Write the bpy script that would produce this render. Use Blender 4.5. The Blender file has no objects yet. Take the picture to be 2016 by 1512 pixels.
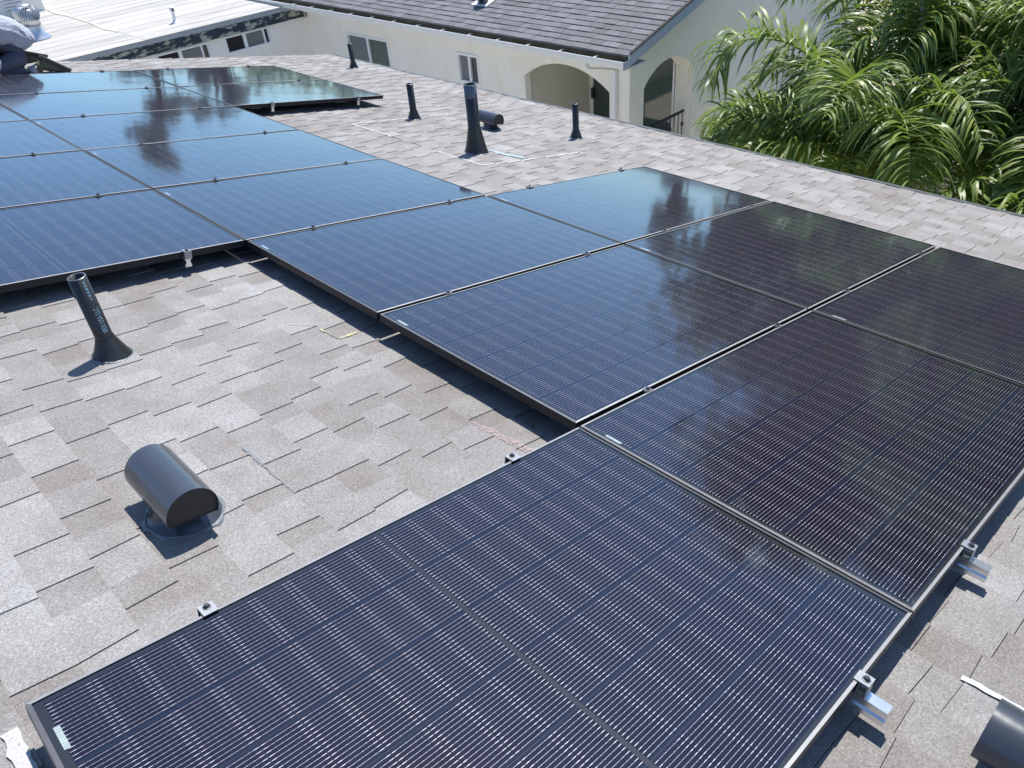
import bpy, bmesh, math, random
from mathutils import Matrix, Vector, Quaternion
R = math.radians
random.seed(11)
S = bpy.context.scene
COL = S.collection

# ------------------------------------------------------------------ camera
cam_d = bpy.data.cameras.new('camera'); cam = bpy.data.objects.new('camera', cam_d); COL.objects.link(cam)
S.camera = cam
cam_d.sensor_width = 36.0; cam_d.lens = 27.366; cam_d.clip_start = 0.02; cam_d.clip_end = 2000
fwd = Vector((0.52808502, 0.60069834, -0.60023971)); rgt = Vector((0.71016999, -0.69995031, -0.07568452))
upv = rgt.cross(fwd)
cam.matrix_world = Matrix(((rgt.x, upv.x, -fwd.x, -1.5187), (rgt.y, upv.y, -fwd.y, -1.4059), (rgt.z, upv.z, -fwd.z, 1.7480), (0, 0, 0, 1)))

# ------------------------------------------------------------------ light
SUN_AZ, SUN_EL = 25.0, 62.0          # azimuth counter-clockwise from +X
w = bpy.data.worlds.new('World'); S.world = w; w.use_nodes = True
nt = w.node_tree; bg = nt.nodes['Background']
sky = nt.nodes.new('ShaderNodeTexSky'); sky.sky_type = 'NISHITA'; sky.sun_disc = False
sky.sun_elevation = R(SUN_EL); sky.sun_rotation = R(90 - SUN_AZ)
sky.air_density = 0.85; sky.dust_density = 0.05; sky.ozone_density = 3.2; sky.altitude = 30
nt.links.new(sky.outputs[0], bg.inputs[0]); bg.inputs[1].default_value = 0.135
sd = Vector((math.cos(R(SUN_EL)) * math.cos(R(SUN_AZ)), math.cos(R(SUN_EL)) * math.sin(R(SUN_AZ)), math.sin(R(SUN_EL))))
sl = bpy.data.lights.new('sun', 'SUN'); sl.energy = 4.2; sl.angle = R(0.53); sl.color = (1.0, 0.965, 0.91)
so = bpy.data.objects.new('sun', sl); COL.objects.link(so); so.rotation_euler = sd.to_track_quat('Z', 'Y').to_euler()
so.location = (20, 10, 40)
vs = S.view_settings; vs.view_transform = 'Standard'; vs.look = 'None'; vs.exposure = 0.82; vs.gamma = 1; vs.use_curve_mapping = False
S.render.engine = 'CYCLES'
S.cycles.use_denoising = True
S.cycles.max_bounces = 6; S.cycles.diffuse_bounces = 4; S.cycles.glossy_bounces = 3; S.cycles.transparent_max_bounces = 12
S.cycles.caustics_reflective = False; S.cycles.caustics_refractive = False

# ------------------------------------------------------------------ materials
def newmat(name):
    m = bpy.data.materials.new(name); m.use_nodes = True
    return m, m.node_tree, m.node_tree.nodes['Principled BSDF']
class NT:
    """tiny node helper"""
    def __init__(s, t): s.t = t
    def n(s, typ, **kw):
        nd = s.t.nodes.new(typ)
        for k, v in kw.items(): setattr(nd, k, v)
        return nd
    def l(s, a, b): s.t.links.new(a, b)
    def math(s, op, a, b=None, c=None, clamp=False):
        nd = s.n('ShaderNodeMath', operation=op); nd.use_clamp = clamp
        for i, v in enumerate((a, b, c)):
            if v is None: continue
            if isinstance(v, (int, float)): nd.inputs[i].default_value = v
            else: s.l(v, nd.inputs[i])
        return nd.outputs[0]
    def mix(s, fac, a, b, mode='MIX'):
        nd = s.n('ShaderNodeMix', data_type='RGBA', blend_type=mode)
        for i, v in ((0, fac), (6, a), (7, b)):
            if isinstance(v, (int, float)): nd.inputs[i].default_value = v
            elif isinstance(v, (tuple, list)): nd.inputs[i].default_value = (*v, 1) if len(v) == 3 else v
            else: s.l(v, nd.inputs[i])
        return nd.outputs[2]
    def noise(s, vec, scale, detail=2, rough=0.5, dim='3D'):
        nd = s.n('ShaderNodeTexNoise', noise_dimensions=dim); nd.inputs['Scale'].default_value = scale
        nd.inputs['Detail'].default_value = detail; nd.inputs['Roughness'].default_value = rough
        if vec is not None: s.l(vec, nd.inputs['Vector'])
        return nd.outputs['Fac']
    def ramp(s, fac, stops):
        nd = s.n('ShaderNodeValToRGB'); e = nd.color_ramp.elements
        while len(e) < len(stops): e.new(0.5)
        for el, (p, c) in zip(e, stops):
            el.position = p; el.color = (*c, 1) if len(c) == 3 else c
        s.l(fac, nd.inputs[0]); return nd.outputs[0]
    def step(s, fac, lo, hi):
        nd = s.n('ShaderNodeMapRange'); nd.interpolation_type = 'SMOOTHSTEP'
        nd.inputs[1].default_value = lo; nd.inputs[2].default_value = hi
        s.l(fac, nd.inputs[0]); return nd.outputs[0]
    def pos(s): return s.n('ShaderNodeNewGeometry').outputs['Position']
    def obj(s): return s.n('ShaderNodeTexCoord').outputs['Object']
    def scalevec(s, v, sc):
        nd = s.n('ShaderNodeMapping'); nd.inputs['Scale'].default_value = sc; s.l(v, nd.inputs['Vector']); return nd.outputs[0]
    def bump(s, h, strength, dist, bsdf):
        nd = s.n('ShaderNodeBump'); nd.inputs['Strength'].default_value = strength; nd.inputs['Distance'].default_value = dist
        s.l(h, nd.inputs['Height']); s.l(nd.outputs[0], bsdf.inputs['Normal'])

def plain(name, col, rough=0.5, metal=0.0, var=0.15, scale=8, spec=0.5, bump=0.0, bscale=60):
    m, t, b = newmat(name); N = NT(t)
    p = N.pos()
    f = N.noise(p, scale, 4, 0.6)
    lo = tuple(c * (1 - var) for c in col); hi = tuple(min(1, c * (1 + var)) for c in col)
    N.l(N.mix(f, lo, hi), b.inputs['Base Color'])
    b.inputs['Roughness'].default_value = rough; b.inputs['Metallic'].default_value = metal
    b.inputs['Specular IOR Level'].default_value = spec
    if bump: N.bump(N.noise(p, bscale, 3), bump, 0.01, b)
    return m

def shingle_mat(name, light, mid, dark, grain=330, contrast=1.0):
    m, t, b = newmat(name); N = NT(t)
    p = N.pos()
    a = N.n('ShaderNodeAttribute', attribute_type='OBJECT', attribute_name='tone').outputs['Fac']
    g = N.n('ShaderNodeAttribute', attribute_type='GEOMETRY', attribute_name='tone').outputs['Fac']
    tone = N.math('ADD', a, g)
    patch = N.noise(p, 7.0, 3, 0.6)
    tt = N.math('ADD', N.math('MULTIPLY', tone, 0.68), N.math('MULTIPLY', N.math('SUBTRACT', patch, 0.5), 0.60 * contrast))
    tt = N.math('ADD', tt, 0.14)
    base = N.ramp(tt, [(0.18, dark), (0.5, mid), (0.82, light)])
    sp = N.noise(p, grain, 2, 0.7)
    sp2 = N.noise(p, grain * 0.42, 2, 0.6)
    spk = N.math('ADD', N.math('MULTIPLY', sp, 0.6), N.math('MULTIPLY', sp2, 0.4))
    k = N.ramp(spk, [(0.3, (0.52, 0.51, 0.5)), (0.5, (0.98, 0.98, 0.98)), (0.7, (1.7, 1.7, 1.72))])
    col = N.mix(1.0, base, k, 'MULTIPLY')
    big = N.noise(p, 0.9, 3, 0.6)
    col = N.mix(1.0, col, N.ramp(big, [(0.3, (0.9, 0.89, 0.88)), (0.7, (1.08, 1.08, 1.09))]), 'MULTIPLY')
    N.l(col, b.inputs['Base Color'])
    b.inputs['Roughness'].default_value = 0.85; b.inputs['Specular IOR Level'].default_value = 0.35
    N.bump(spk, 0.5, 0.004, b)
    return m

M = {}
M['shingle'] = shingle_mat('shingle_taupe', (0.275, 0.270, 0.264), (0.215, 0.205, 0.196), (0.168, 0.152, 0.140))
M['shingle2'] = shingle_mat('shingle_grey', (0.155, 0.158, 0.168), (0.134, 0.136, 0.145), (0.11, 0.112, 0.12), 120, 0.9)
M['deck'] = plain('roof_felt', (0.03, 0.028, 0.027), 0.9)
M['abs'] = plain('black_plastic_pipe', (0.018, 0.019, 0.021), 0.38, var=0.35, scale=14)
M['ventpaint'] = None
m, t, b = newmat('slate_painted_metal'); N = NT(t); p = N.obj()
wear = N.step(N.noise(p, 38, 5, 0.65), 0.70, 0.76); dusty = N.noise(p, 9, 4, 0.6)
c = N.mix(dusty, (0.03, 0.036, 0.046), (0.055, 0.064, 0.078)); c = N.mix(wear, c, (0.32, 0.33, 0.33))
N.l(c, b.inputs['Base Color']); b.inputs['Roughness'].default_value = 0.27; b.inputs['Metallic'].default_value = 0.1; b.inputs['Coat Weight'].default_value = 0.3; b.inputs['Coat Roughness'].default_value = 0.2
N.bump(N.noise(p, 12, 2), 0.15, 0.01, b); M['ventpaint'] = m
M['dark_inside'] = plain('dark_vent_end', (0.022, 0.02, 0.019), 0.6)
M['seal'] = plain('grey_sealant', (0.15, 0.165, 0.18), 0.4, var=0.8, scale=40, bump=0.5, bscale=50)
M['lip_faint_glint'] = plain('anodised_end_lip_faint_glint', (0.10, 0.102, 0.11), 0.5, metal=0.9, var=0.25, scale=25)  # same black frame; end lips get a weaker painted glint than long sides
M['lip_glint'] = plain('anodised_lip_sun_glint', (0.27, 0.27, 0.275), 0.55, metal=0.95, var=0.2, scale=25)  # black anodised lip coloured grey to carry the sun glint
M['black_al'] = plain('black_anodised_frame', (0.012, 0.013, 0.016), 0.45, metal=0.0, var=0.25, scale=20, spec=0.3)
M['alu'] = plain('mill_aluminium', (0.74, 0.75, 0.77), 0.26, metal=0.95, var=0.12, scale=30)
M['steel'] = plain('dark_clamp_metal', (0.26, 0.265, 0.275), 0.35, metal=0.8, var=0.25, scale=60)
M['clampgrey'] = plain('grey_clamp', (0.30, 0.31, 0.33), 0.42, metal=0.8, var=0.25, scale=60)
M['bolt'] = plain('bolt_steel', (0.1, 0.1, 0.11), 0.35, metal=0.9, var=0.3, scale=80)
m, t, b = newmat('blue_black_backsheet'); N = NT(t); p = N.obj(); sx = N.n('ShaderNodeSeparateXYZ'); N.l(p, sx.inputs[0])
inside = N.math('MULTIPLY', N.math('LESS_THAN', N.math('ABSOLUTE', sx.outputs[1]), 0.548), N.math('MULTIPLY', N.math('LESS_THAN', N.math('ABSOLUTE', sx.outputs[0]), 0.832), N.math('GREATER_THAN', N.math('ABSOLUTE', sx.outputs[0]), 0.0068)))
N.l(N.mix(inside, (0.009, 0.012, 0.017), (0.011, 0.017, 0.042)), b.inputs['Base Color']); b.inputs['Roughness'].default_value = 0.5; b.inputs['Specular IOR Level'].default_value = 0.2; M['back'] = m
M['white_paint'] = plain('white_painted_metal', (0.74, 0.75, 0.74), 0.4, var=0.06, scale=5)
M['debris_shade'] = plain('gutter_debris_and_shade', (0.055, 0.045, 0.025), 0.95, var=0.6, scale=9, bump=0.6, bscale=25)
M['fasciablue'] = plain('rake_board_blue_grey', (0.42, 0.47, 0.56), 0.5, var=0.06)
M['vinyl'] = plain('white_vinyl_frame', (0.78, 0.79, 0.79), 0.4, var=0.04)
M['barcode'] = None
m, t, b = newmat('barcode_sticker'); N = NT(t); p = N.obj()
st = N.noise(N.scalevec(p, (2, 420, 1)), 1.0, 0, 0.5)
N.l(N.mix(N.step(st, 0.5, 0.55), (0.38, 0.46, 0.46), (0.2, 0.25, 0.26)), b.inputs['Base Color']); b.inputs['Roughness'].default_value = 0.5; M['barcode'] = m

# solar cell: dark silicon with bright ribbon wires
m, t, b = newmat('solar_cell'); N = NT(t); p = N.obj()
sx = N.n('ShaderNodeSeparateXYZ'); N.l(p, sx.inputs[0]); X, Y = sx.outputs[0], sx.outputs[1]
pitch = 0.0110
ph = N.math('FRACT', N.math('ADD', N.math('DIVIDE', Y, pitch), 20.0))
dist = N.math('MULTIPLY', N.math('ABSOLUTE', N.math('SUBTRACT', ph, 0.5)), pitch)      # metres from wire centre
ax = N.math('ABSOLUTE', X)
px1 = N.math('ABSOLUTE', N.math('SUBTRACT', ax, 0.0385))                                   # long pads near the ends
pad_l = N.math('LESS_THAN', px1, 0.0055)
phx = N.math('ABSOLUTE', N.math('SUBTRACT', N.math('FRACT', N.math('ADD', N.math('DIVIDE', X, 0.0152), 20.0)), 0.5))
pad_s = N.math('LESS_THAN', phx, 0.085)
width = N.math('ADD', 0.00027, N.math('ADD', N.math('MULTIPLY', pad_l, 0.00036), N.math('MULTIPLY', pad_s, 0.00018)))
wire = N.math('MULTIPLY', N.math('LESS_THAN', dist, width), N.math('LESS_THAN', N.math('ABSOLUTE', Y), 0.0879))
rnd = N.n('ShaderNodeObjectInfo').outputs['Random']
cellc = N.mix(rnd, (0.0026, 0.0018, 0.0112), (0.0040, 0.0028, 0.0150))
edge = N.step(N.math('ABSOLUTE', Y), 0.0815, 0.087); cellc = N.mix(N.math('MULTIPLY', edge, 0.75), cellc, (0.007, 0.012, 0.031))
glint = N.noise(N.scalevec(p, (1, 1, 1)), 130, 2, 0.5)
wirec = N.mix(glint, (0.24, 0.23, 0.27), (0.66, 0.64, 0.70))
N.l(N.mix(wire, cellc, wirec), b.inputs['Base Color'])
N.l(N.math('MULTIPLY', wire, 0.35), b.inputs['Metallic'])
b.inputs['Roughness'].default_value = 0.5; b.inputs['Specular IOR Level'].default_value = 0.06
M['cell'] = m

# solar glass: transparent sheet with a softly textured mirror reflection and a film of dust
m, t, b = newmat('solar_glass'); N = NT(t); t.nodes.remove(b); out = t.nodes['Material Output']
p = N.pos()
bh = N.math('ADD', N.noise(p, 1.6, 2), N.math('MULTIPLY', N.noise(p, 420, 1), 0.004))
bp = N.n('ShaderNodeBump'); bp.inputs['Strength'].default_value = 0.10; bp.inputs['Distance'].default_value = 0.02; N.l(bh, bp.inputs['Height'])
gl = N.n('ShaderNodeBsdfGlossy'); gl.inputs['Roughness'].default_value = 0.065; gl.inputs['Color'].default_value = (0.73, 0.90, 1.0, 1); N.l(bp.outputs[0], gl.inputs['Normal'])
tr = N.n('ShaderNodeBsdfTransparent'); tr.inputs['Color'].default_value = (0.93, 0.94, 0.96, 1)
fr = N.n('ShaderNodeFresnel'); fr.inputs['IOR'].default_value = 1.50; N.l(bp.outputs[0], fr.inputs['Normal'])
ms = N.n('ShaderNodeMixShader'); N.l(fr.outputs[0], ms.inputs[0]); N.l(tr.outputs[0], ms.inputs[1]); N.l(gl.outputs[0], ms.inputs[2])
df = N.n('ShaderNodeBsdfDiffuse'); df.inputs['Color'].default_value = (0.55, 0.55, 0.56, 1)
spots = N.step(N.noise(p, 70, 2, 0.5), 0.80, 0.83); film = N.noise(p, 2.3, 5, 0.65)
smear = N.step(N.noise(N.scalevec(p, (1, 1, 1)), 5.0, 5, 0.7), 0.66, 0.85)
dustf = N.math('ADD', N.math('MULTIPLY', film, 0.0035), N.math('ADD', N.math('MULTIPLY', spots, 0.22), N.math("MULTIPLY", smear, 0.05)))
m2 = N.n('ShaderNodeMixShader'); N.l(dustf, m2.inputs[0]); N.l(ms.outputs[0], m2.inputs[1]); N.l(df.outputs[0], m2.inputs[2])
N.l(m2.outputs[0], out.inputs[0]); M['glass'] = m

def stucco(name, col, stain, amount=0.5):
    m, t, b = newmat(name); N = NT(t); p = N.pos()
    f = N.noise(p, 2.2, 5, 0.65); v = N.noise(N.scalevec(p, (3, 3, 0.5)), 2.0, 4, 0.6)
    c = N.mix(N.math('MULTIPLY', N.step(f, 0.42, 0.75), amount), col, stain)
    c = N.mix(N.math('MULTIPLY', N.step(v, 0.55, 0.8), amount * 0.6), c, tuple(x * 0.82 for x in stain))
    run = N.step(N.noise(N.scalevec(p, (7, 7, 0.6)), 1.6, 4, 0.65), 0.56, 0.74)
    blot = N.step(N.noise(p, 1.1, 3, 0.6), 0.45, 0.65)
    c = N.mix(N.math('MULTIPLY', N.math('MULTIPLY', run, blot), 0.45 * amount), c, tuple(x * 0.6 for x in stain))
    c = N.mix(1.0, c, N.ramp(N.noise(p, 38, 4, 0.7), [(0.3, (0.93, 0.93, 0.93)), (0.7, (1.04, 1.04, 1.04))]), 'MULTIPLY')
    N.l(c, b.inputs['Base Color']); b.inputs['Roughness'].default_value = 0.9; b.inputs['Specular IOR Level'].default_value = 0.2
    N.bump(N.noise(p, 60, 4, 0.7), 0.6, 0.012, b)
    return m
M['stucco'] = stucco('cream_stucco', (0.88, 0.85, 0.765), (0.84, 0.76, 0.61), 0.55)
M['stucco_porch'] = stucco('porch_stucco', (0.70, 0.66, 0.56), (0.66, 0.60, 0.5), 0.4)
M['stucco_white'] = stucco('off_white_stucco', (0.86, 0.84, 0.78), (0.8, 0.74, 0.64), 0.45)
M['tan_wall'] = stucco('tan_stucco', (0.52, 0.47, 0.42), (0.45, 0.38, 0.33), 0.5)

def window_glass(name, tint, spec=1.0, rough=0.04):
    m, t, b = newmat(name); N = NT(t); p = N.pos()
    b.inputs['Base Color'].default_value = (*tint, 1); b.inputs['Roughness'].default_value = rough
    b.inputs['Specular IOR Level'].default_value = 0.8 * spec; b.inputs['Coat Weight'].default_value = 0.6 * spec; b.inputs['Coat Roughness'].default_value = 0.02
    N.bump(N.noise(p, 1.2, 1), 0.05, 0.02, b)
    return m
M['pane'] = window_glass('dark_window_glass', (0.02, 0.024, 0.028))
M['pane_green_reflection'] = window_glass('green_reflection_glass', (0.035, 0.065, 0.052))  # green of the mirrored trees is put into the glass colour
M['screen'] = plain('window_screen', (0.16, 0.17, 0.175), 0.7, var=0.1)
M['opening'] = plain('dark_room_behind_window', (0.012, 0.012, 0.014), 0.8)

# peeling navy fascia
m, t, b = newmat('peeling_navy_paint'); N = NT(t); p = N.pos()
f = N.noise(N.scalevec(p, (1.0, 1.0, 2.6)), 3.6, 5, 0.62)
c = N.mix(N.step(f, 0.50, 0.60), (0.022, 0.032, 0.05), (0.33, 0.36, 0.30)); N.l(c, b.inputs['Base Color']); b.inputs['Roughness'].default_value = 0.75
M['peel'] = m
M['navy'] = plain('navy_paint', (0.028, 0.04, 0.06), 0.6, var=0.3)
M['edge_metal'] = plain('grey_metal_edge', (0.33, 0.37, 0.41), 0.45, metal=0.2, var=0.12)
# white roll roofing, weathered
m, t, b = newmat('white_roll_roofing'); N = NT(t); p = N.pos()
st1 = N.noise(N.scalevec(p, (0.35, 2.2, 1)), 2.2, 5, 0.65); bl = N.noise(p, 0.7, 4, 0.6); gr = N.noise(p, 30, 3, 0.6)
a = N.n('ShaderNodeAttribute', attribute_type='OBJECT', attribute_name='tone').outputs['Fac']
c = N.mix(N.step(st1, 0.42, 0.75), (0.43, 0.415, 0.385), (0.26, 0.252, 0.236)); c = N.mix(N.math('MULTIPLY', N.step(bl, 0.4, 0.7), 0.5), c, (0.375, 0.363, 0.338))
c = N.mix(1.0, c, N.ramp(N.math('ADD', N.math('MULTIPLY', gr, 0.6), N.math('MULTIPLY', a, 0.4)), [(0.2, (0.82, 0.82, 0.82)), (0.75, (1.08, 1.08, 1.08))]), 'MULTIPLY')
N.l(c, b.inputs['Base Color']); b.inputs['Roughness'].default_value = 0.8; M['rollroof'] = m
M['yellowed'] = plain('yellowed_patch_sealant', (0.45, 0.415, 0.33), 0.7, var=0.3, scale=10)
M['galv'] = plain('galvanised_steel', (0.56, 0.58, 0.6), 0.35, metal=0.85, var=0.15, scale=12)
M['ground'] = plain('pale_yard_ground', (0.44, 0.39, 0.33), 0.95, var=0.3, scale=1.2, bump=0.3, bscale=14)
M['concrete'] = plain('pale_concrete', (0.70, 0.68, 0.63), 0.9, var=0.15, scale=2)
M['orange'] = plain('orange_coping', (0.55, 0.25, 0.06), 0.7, var=0.3)
M['iron'] = plain('dark_iron', (0.035, 0.035, 0.038), 0.5, metal=0.4)
M['dripgrey'] = plain('grey_drip_metal', (0.07, 0.08, 0.09), 0.5, metal=0.2, var=0.5, scale=3)
M['collar'] = plain('dull_blue_grey_collar', (0.085, 0.11, 0.145), 0.5, metal=0.3, var=0.5, scale=12)
M['polegrey'] = plain('grey_pole', (0.27, 0.29, 0.31), 0.5, metal=0.3)
M['wood'] = plain('dark_brown_trim', (0.09, 0.06, 0.045), 0.7, var=0.4)

def leafmat(name, c1, c2, rough=0.36, trans=0.28):
    m, t, b = newmat(name); N = NT(t); out = t.nodes['Material Output']
    f = N.n('ShaderNodeNewGeometry').outputs['Random Per Island']
    c = N.mix(f, c1, c2); N.l(c, b.inputs['Base Color']); b.inputs['Roughness'].default_value = rough; b.inputs['Specular IOR Level'].default_value = 0.55
    tl = N.n('ShaderNodeBsdfTranslucent'); N.l(N.mix(0.45, c, (0.22, 0.36, 0.03)), tl.inputs['Color'])
    mx = N.n('ShaderNodeMixShader'); mx.inputs[0].default_value = trans; N.l(b.outputs[0], mx.inputs[1]); N.l(tl.outputs[0], mx.inputs[2]); N.l(mx.outputs[0], out.inputs[0])
    return m
M['palm'] = leafmat('palm_leaflet', (0.075, 0.135, 0.028), (0.25, 0.31, 0.068), 0.45, 0.38)
M['palm_old'] = leafmat('dry_palm_leaflet', (0.22, 0.17, 0.09), (0.3, 0.25, 0.13), 0.6)
M['rachis'] = plain('palm_stalk', (0.16, 0.22, 0.07), 0.5, var=0.25, scale=4)
M['palmtrunk'] = plain('ringed_palm_trunk', (0.25, 0.22, 0.18), 0.85, var=0.3, scale=6, bump=0.6, bscale=10)
M['leaf_dark'] = leafmat('broad_tree_leaf', (0.035, 0.07, 0.02), (0.07, 0.12, 0.03), 0.5)
M['leaf_brown'] = leafmat('brown_tree_leaf', (0.09, 0.07, 0.05), (0.13, 0.10, 0.07), 0.6, 0.12)
M['bark'] = plain('bark', (0.12, 0.09, 0.07), 0.9, var=0.4, scale=7, bump=0.8, bscale=12)
# chalk and tape
def chalk(name, col, cover=0.5):
    m, t, b = newmat(name); N = NT(t); out = t.nodes['Material Output']; p = N.pos()
    b.inputs['Base Color'].default_value = (*col, 1); b.inputs['Roughness'].default_value = 0.95
    f = N.noise(p, 160, 3, 0.7); tr = N.n('ShaderNodeBsdfTransparent'); mx = N.n('ShaderNodeMixShader')
    N.l(N.step(f, 0.5 - 0.12 - (cover - 0.5), 0.5 + 0.1 - (cover - 0.5)), mx.inputs[0]); N.l(tr.outputs[0], mx.inputs[1]); N.l(b.outputs[0], mx.inputs[2]); N.l(mx.outputs[0], out.inputs[0])
    return m
M['chalk_white'] = chalk('white_chalk', (0.58, 0.555, 0.56), 0.56)
M['chalk_pale'] = chalk('worn_white_chalk', (0.40, 0.385, 0.38), 0.66)
M['chalk_red'] = chalk('red_chalk', (0.44, 0.33, 0.32), 0.44)
M['chalk_yellow'] = chalk('yellow_chalk', (0.50, 0.46, 0.27), 0.52)
M['smear_blue'] = chalk('blue_grey_sealant_smear', (0.19, 0.22, 0.25), 0.48)
M['tape_blue'] = plain('blue_grey_strip', (0.30, 0.42, 0.52), 0.7, var=0.12, scale=20)
M['strip_white'] = plain('white_strip', (0.40, 0.45, 0.48), 0.6, var=0.08, scale=20)
M['letter'] = plain('pale_blue_print', (0.34, 0.52, 0.60), 0.5, var=0.15, scale=90)
# clothing
def cloth(name, c, var=0.12, scale=9):
    m, t, b = newmat(name); N = NT(t); p = N.obj()
    f = N.noise(p, scale, 4, 0.6); N.l(N.mix(f, tuple(x * (1 - var) for x in c), tuple(x * (1 + var) for x in c)), b.inputs['Base Color'])
    b.inputs['Roughness'].default_value = 0.9; b.inputs['Specular IOR Level'].default_value = 0.135
    N.bump(N.math('ADD', N.noise(N.scalevec(p, (2, 2, 5)), 5, 2), N.math('MULTIPLY', N.noise(p, 22, 3), 0.2)), 0.45, 0.04, b)
    return m
M['shirt'] = cloth('pale_grey_shirt', (0.36, 0.375, 0.44), 0.25); M['trousers'] = cloth('navy_trousers', (0.075, 0.085, 0.12), 0.3)
M['skin'] = plain('skin', (0.42, 0.26, 0.18), 0.55, var=0.1); M['hair'] = plain('dark_hair', (0.02, 0.016, 0.013), 0.6)
M['sock'] = cloth('grey_sock', (0.36, 0.35, 0.36)); M['boot'] = cloth('olive_boot', (0.09, 0.095, 0.07), 0.5, 24); M['sole'] = plain('boot_sole', (0.075, 0.068, 0.062), 0.8)

# ------------------------------------------------------------------ mesh helpers
class MB:
    def __init__(s): s.v = []; s.f = []; s.mi = []; s.sm = []
    def add(s, vs, fs, mi=0, smooth=False):
        o = len(s.v); s.v += [tuple(v) for v in vs]
        for f in fs: s.f.append(tuple(i + o for i in f)); s.mi.append(mi); s.sm.append(smooth)
        return s
    def box(s, x0, x1, y0, y1, z0, z1, mi=0):
        return s.add([(x0, y0, z0), (x1, y0, z0), (x1, y1, z0), (x0, y1, z0), (x0, y0, z1), (x1, y0, z1), (x1, y1, z1), (x0, y1, z1)],
                     [(0, 3, 2, 1), (4, 5, 6, 7), (0, 1, 5, 4), (1, 2, 6, 5), (2, 3, 7, 6), (3, 0, 4, 7)], mi)
    def rings(s, rings, closed=True, cap0=False, cap1=False, mi=0, smooth=True):
        n = len(rings[0]); o = len(s.v)
        for r in rings: s.v += [tuple(p) for p in r]
        for i in range(len(rings) - 1):
            for j in range(n if closed else n - 1):
                k = (j + 1) % n
                s.f.append((o + i * n + j, o + i * n + k, o + (i + 1) * n + k, o + (i + 1) * n + j)); s.mi.append(mi); s.sm.append(smooth)
        if cap0: s.f.append(tuple(o + j for j in reversed(range(n)))); s.mi.append(mi); s.sm.append(False)
        if cap1: s.f.append(tuple(o + (len(rings) - 1) * n + j for j in range(n))); s.mi.append(mi); s.sm.append(False)
        return s
    def lathe(s, prof, seg=20, center=(0, 0, 0), **kw):
        return s.rings([[(center[0] + r * math.cos(2 * math.pi * j / seg), center[1] + r * math.sin(2 * math.pi * j / seg), center[2] + z) for j in range(seg)] for r, z in prof], **kw)
    def tube(s, pts, rad, seg=8, cap=True, mi=0):
        pts = [Vector(p) for p in pts]; rr = rad if isinstance(rad, (list, tuple)) else [rad] * len(pts)
        rings = []; up = Vector((0, 0, 1))
        for i, p in enumerate(pts):
            d = (pts[min(i + 1, len(pts) - 1)] - pts[max(i - 1, 0)]).normalized()
            a = d.cross(up if abs(d.z) < 0.9 else Vector((1, 0, 0))).normalized(); bb = d.cross(a)
            rings.append([p + (a * math.cos(2 * math.pi * j / seg) + bb * math.sin(2 * math.pi * j / seg)) * rr[i] for j in range(seg)])
        return s.rings(rings, cap0=cap, cap1=cap, mi=mi)
    def prism(s, prof, axis, a0, a1, mi=0, smooth=False, caps=True):
        """closed 2-D profile extruded along axis 'x' or 'y'"""
        def P(q, a): return (a, q[0], q[1]) if axis == 'x' else (q[0], a, q[1])
        return s.rings([[P(q, a0) for q in prof], [P(q, a1) for q in prof]], cap0=caps, cap1=caps, mi=mi, smooth=smooth)
    def mesh(s, name, mats):
        me = bpy.data.meshes.new(name); me.from_pydata(s.v, [], s.f)
        for m in (mats if isinstance(mats, (list, tuple)) else [mats]): me.materials.append(m)
        me.polygons.foreach_set('material_index', s.mi); me.polygons.foreach_set('use_smooth', s.sm); me.update()
        return me
    def build(s, name, mats, parent=None, matrix=None):
        return link(name, s.mesh(name, mats), parent, matrix)
def link(name, data, parent=None, matrix=None):
    o = bpy.data.objects.new(name, data); COL.objects.link(o)
    if parent is not None: o.parent = parent
    if matrix is not None: o.matrix_local = matrix
    return o
def tag(o, label=None, cat=None, group=None, kind=None):
    if label: o['label'] = label
    if cat: o['category'] = cat
    if group: o['group'] = group
    if kind: o['kind'] = kind
    return o
def thing(name, label, cat, matrix=None, group=None):
    o = link(name, None, None, matrix); o.empty_display_size = 0.2
    return tag(o, label, cat, group)
T = Matrix.Translation
def RX(a): return Matrix.Rotation(a, 4, 'X')
def RY(a): return Matrix.Rotation(a, 4, 'Y')
def RZ(a): return Matrix.Rotation(a, 4, 'Z')

# roof frame: u down the slope, v along the eave, n out of the roof; the panels' top face is n = 0
TH = R(11.8)
RM = Matrix(((math.cos(TH), 0, math.sin(TH), 0), (0, 1, 0, 0), (-math.sin(TH), 0, math.cos(TH), 0), (0, 0, 0, 1)))
def roofpt(u, v, n): return RM @ Vector((u, v, n))
ROOF_N = -0.122

# ------------------------------------------------------------------ setting
GZ = -6.7
gm = MB(); gm.add([(-300, -300, 0), (400, -300, 0), (400, 500, 0), (-300, 500, 0)], [(0, 1, 2, 3)])
tag(gm.build('ground', M['ground'], None, T((0, 0, GZ))), kind='structure')
gm = MB(); gm.box(5.9, 8.45, -8, 15.8, 0.004, 0.03)
tag(gm.build('path', M['concrete'], None, T((0, 0, GZ))), kind='structure')
gm = MB(); gm.box(8.46, 24, -12, 6.45, 0.004, 0.03)  # pale slab added to bounce light up onto the gable wall
tag(gm.build('bounce_patio', M['concrete'], None, T((0, 0, GZ))), kind='structure')

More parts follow.
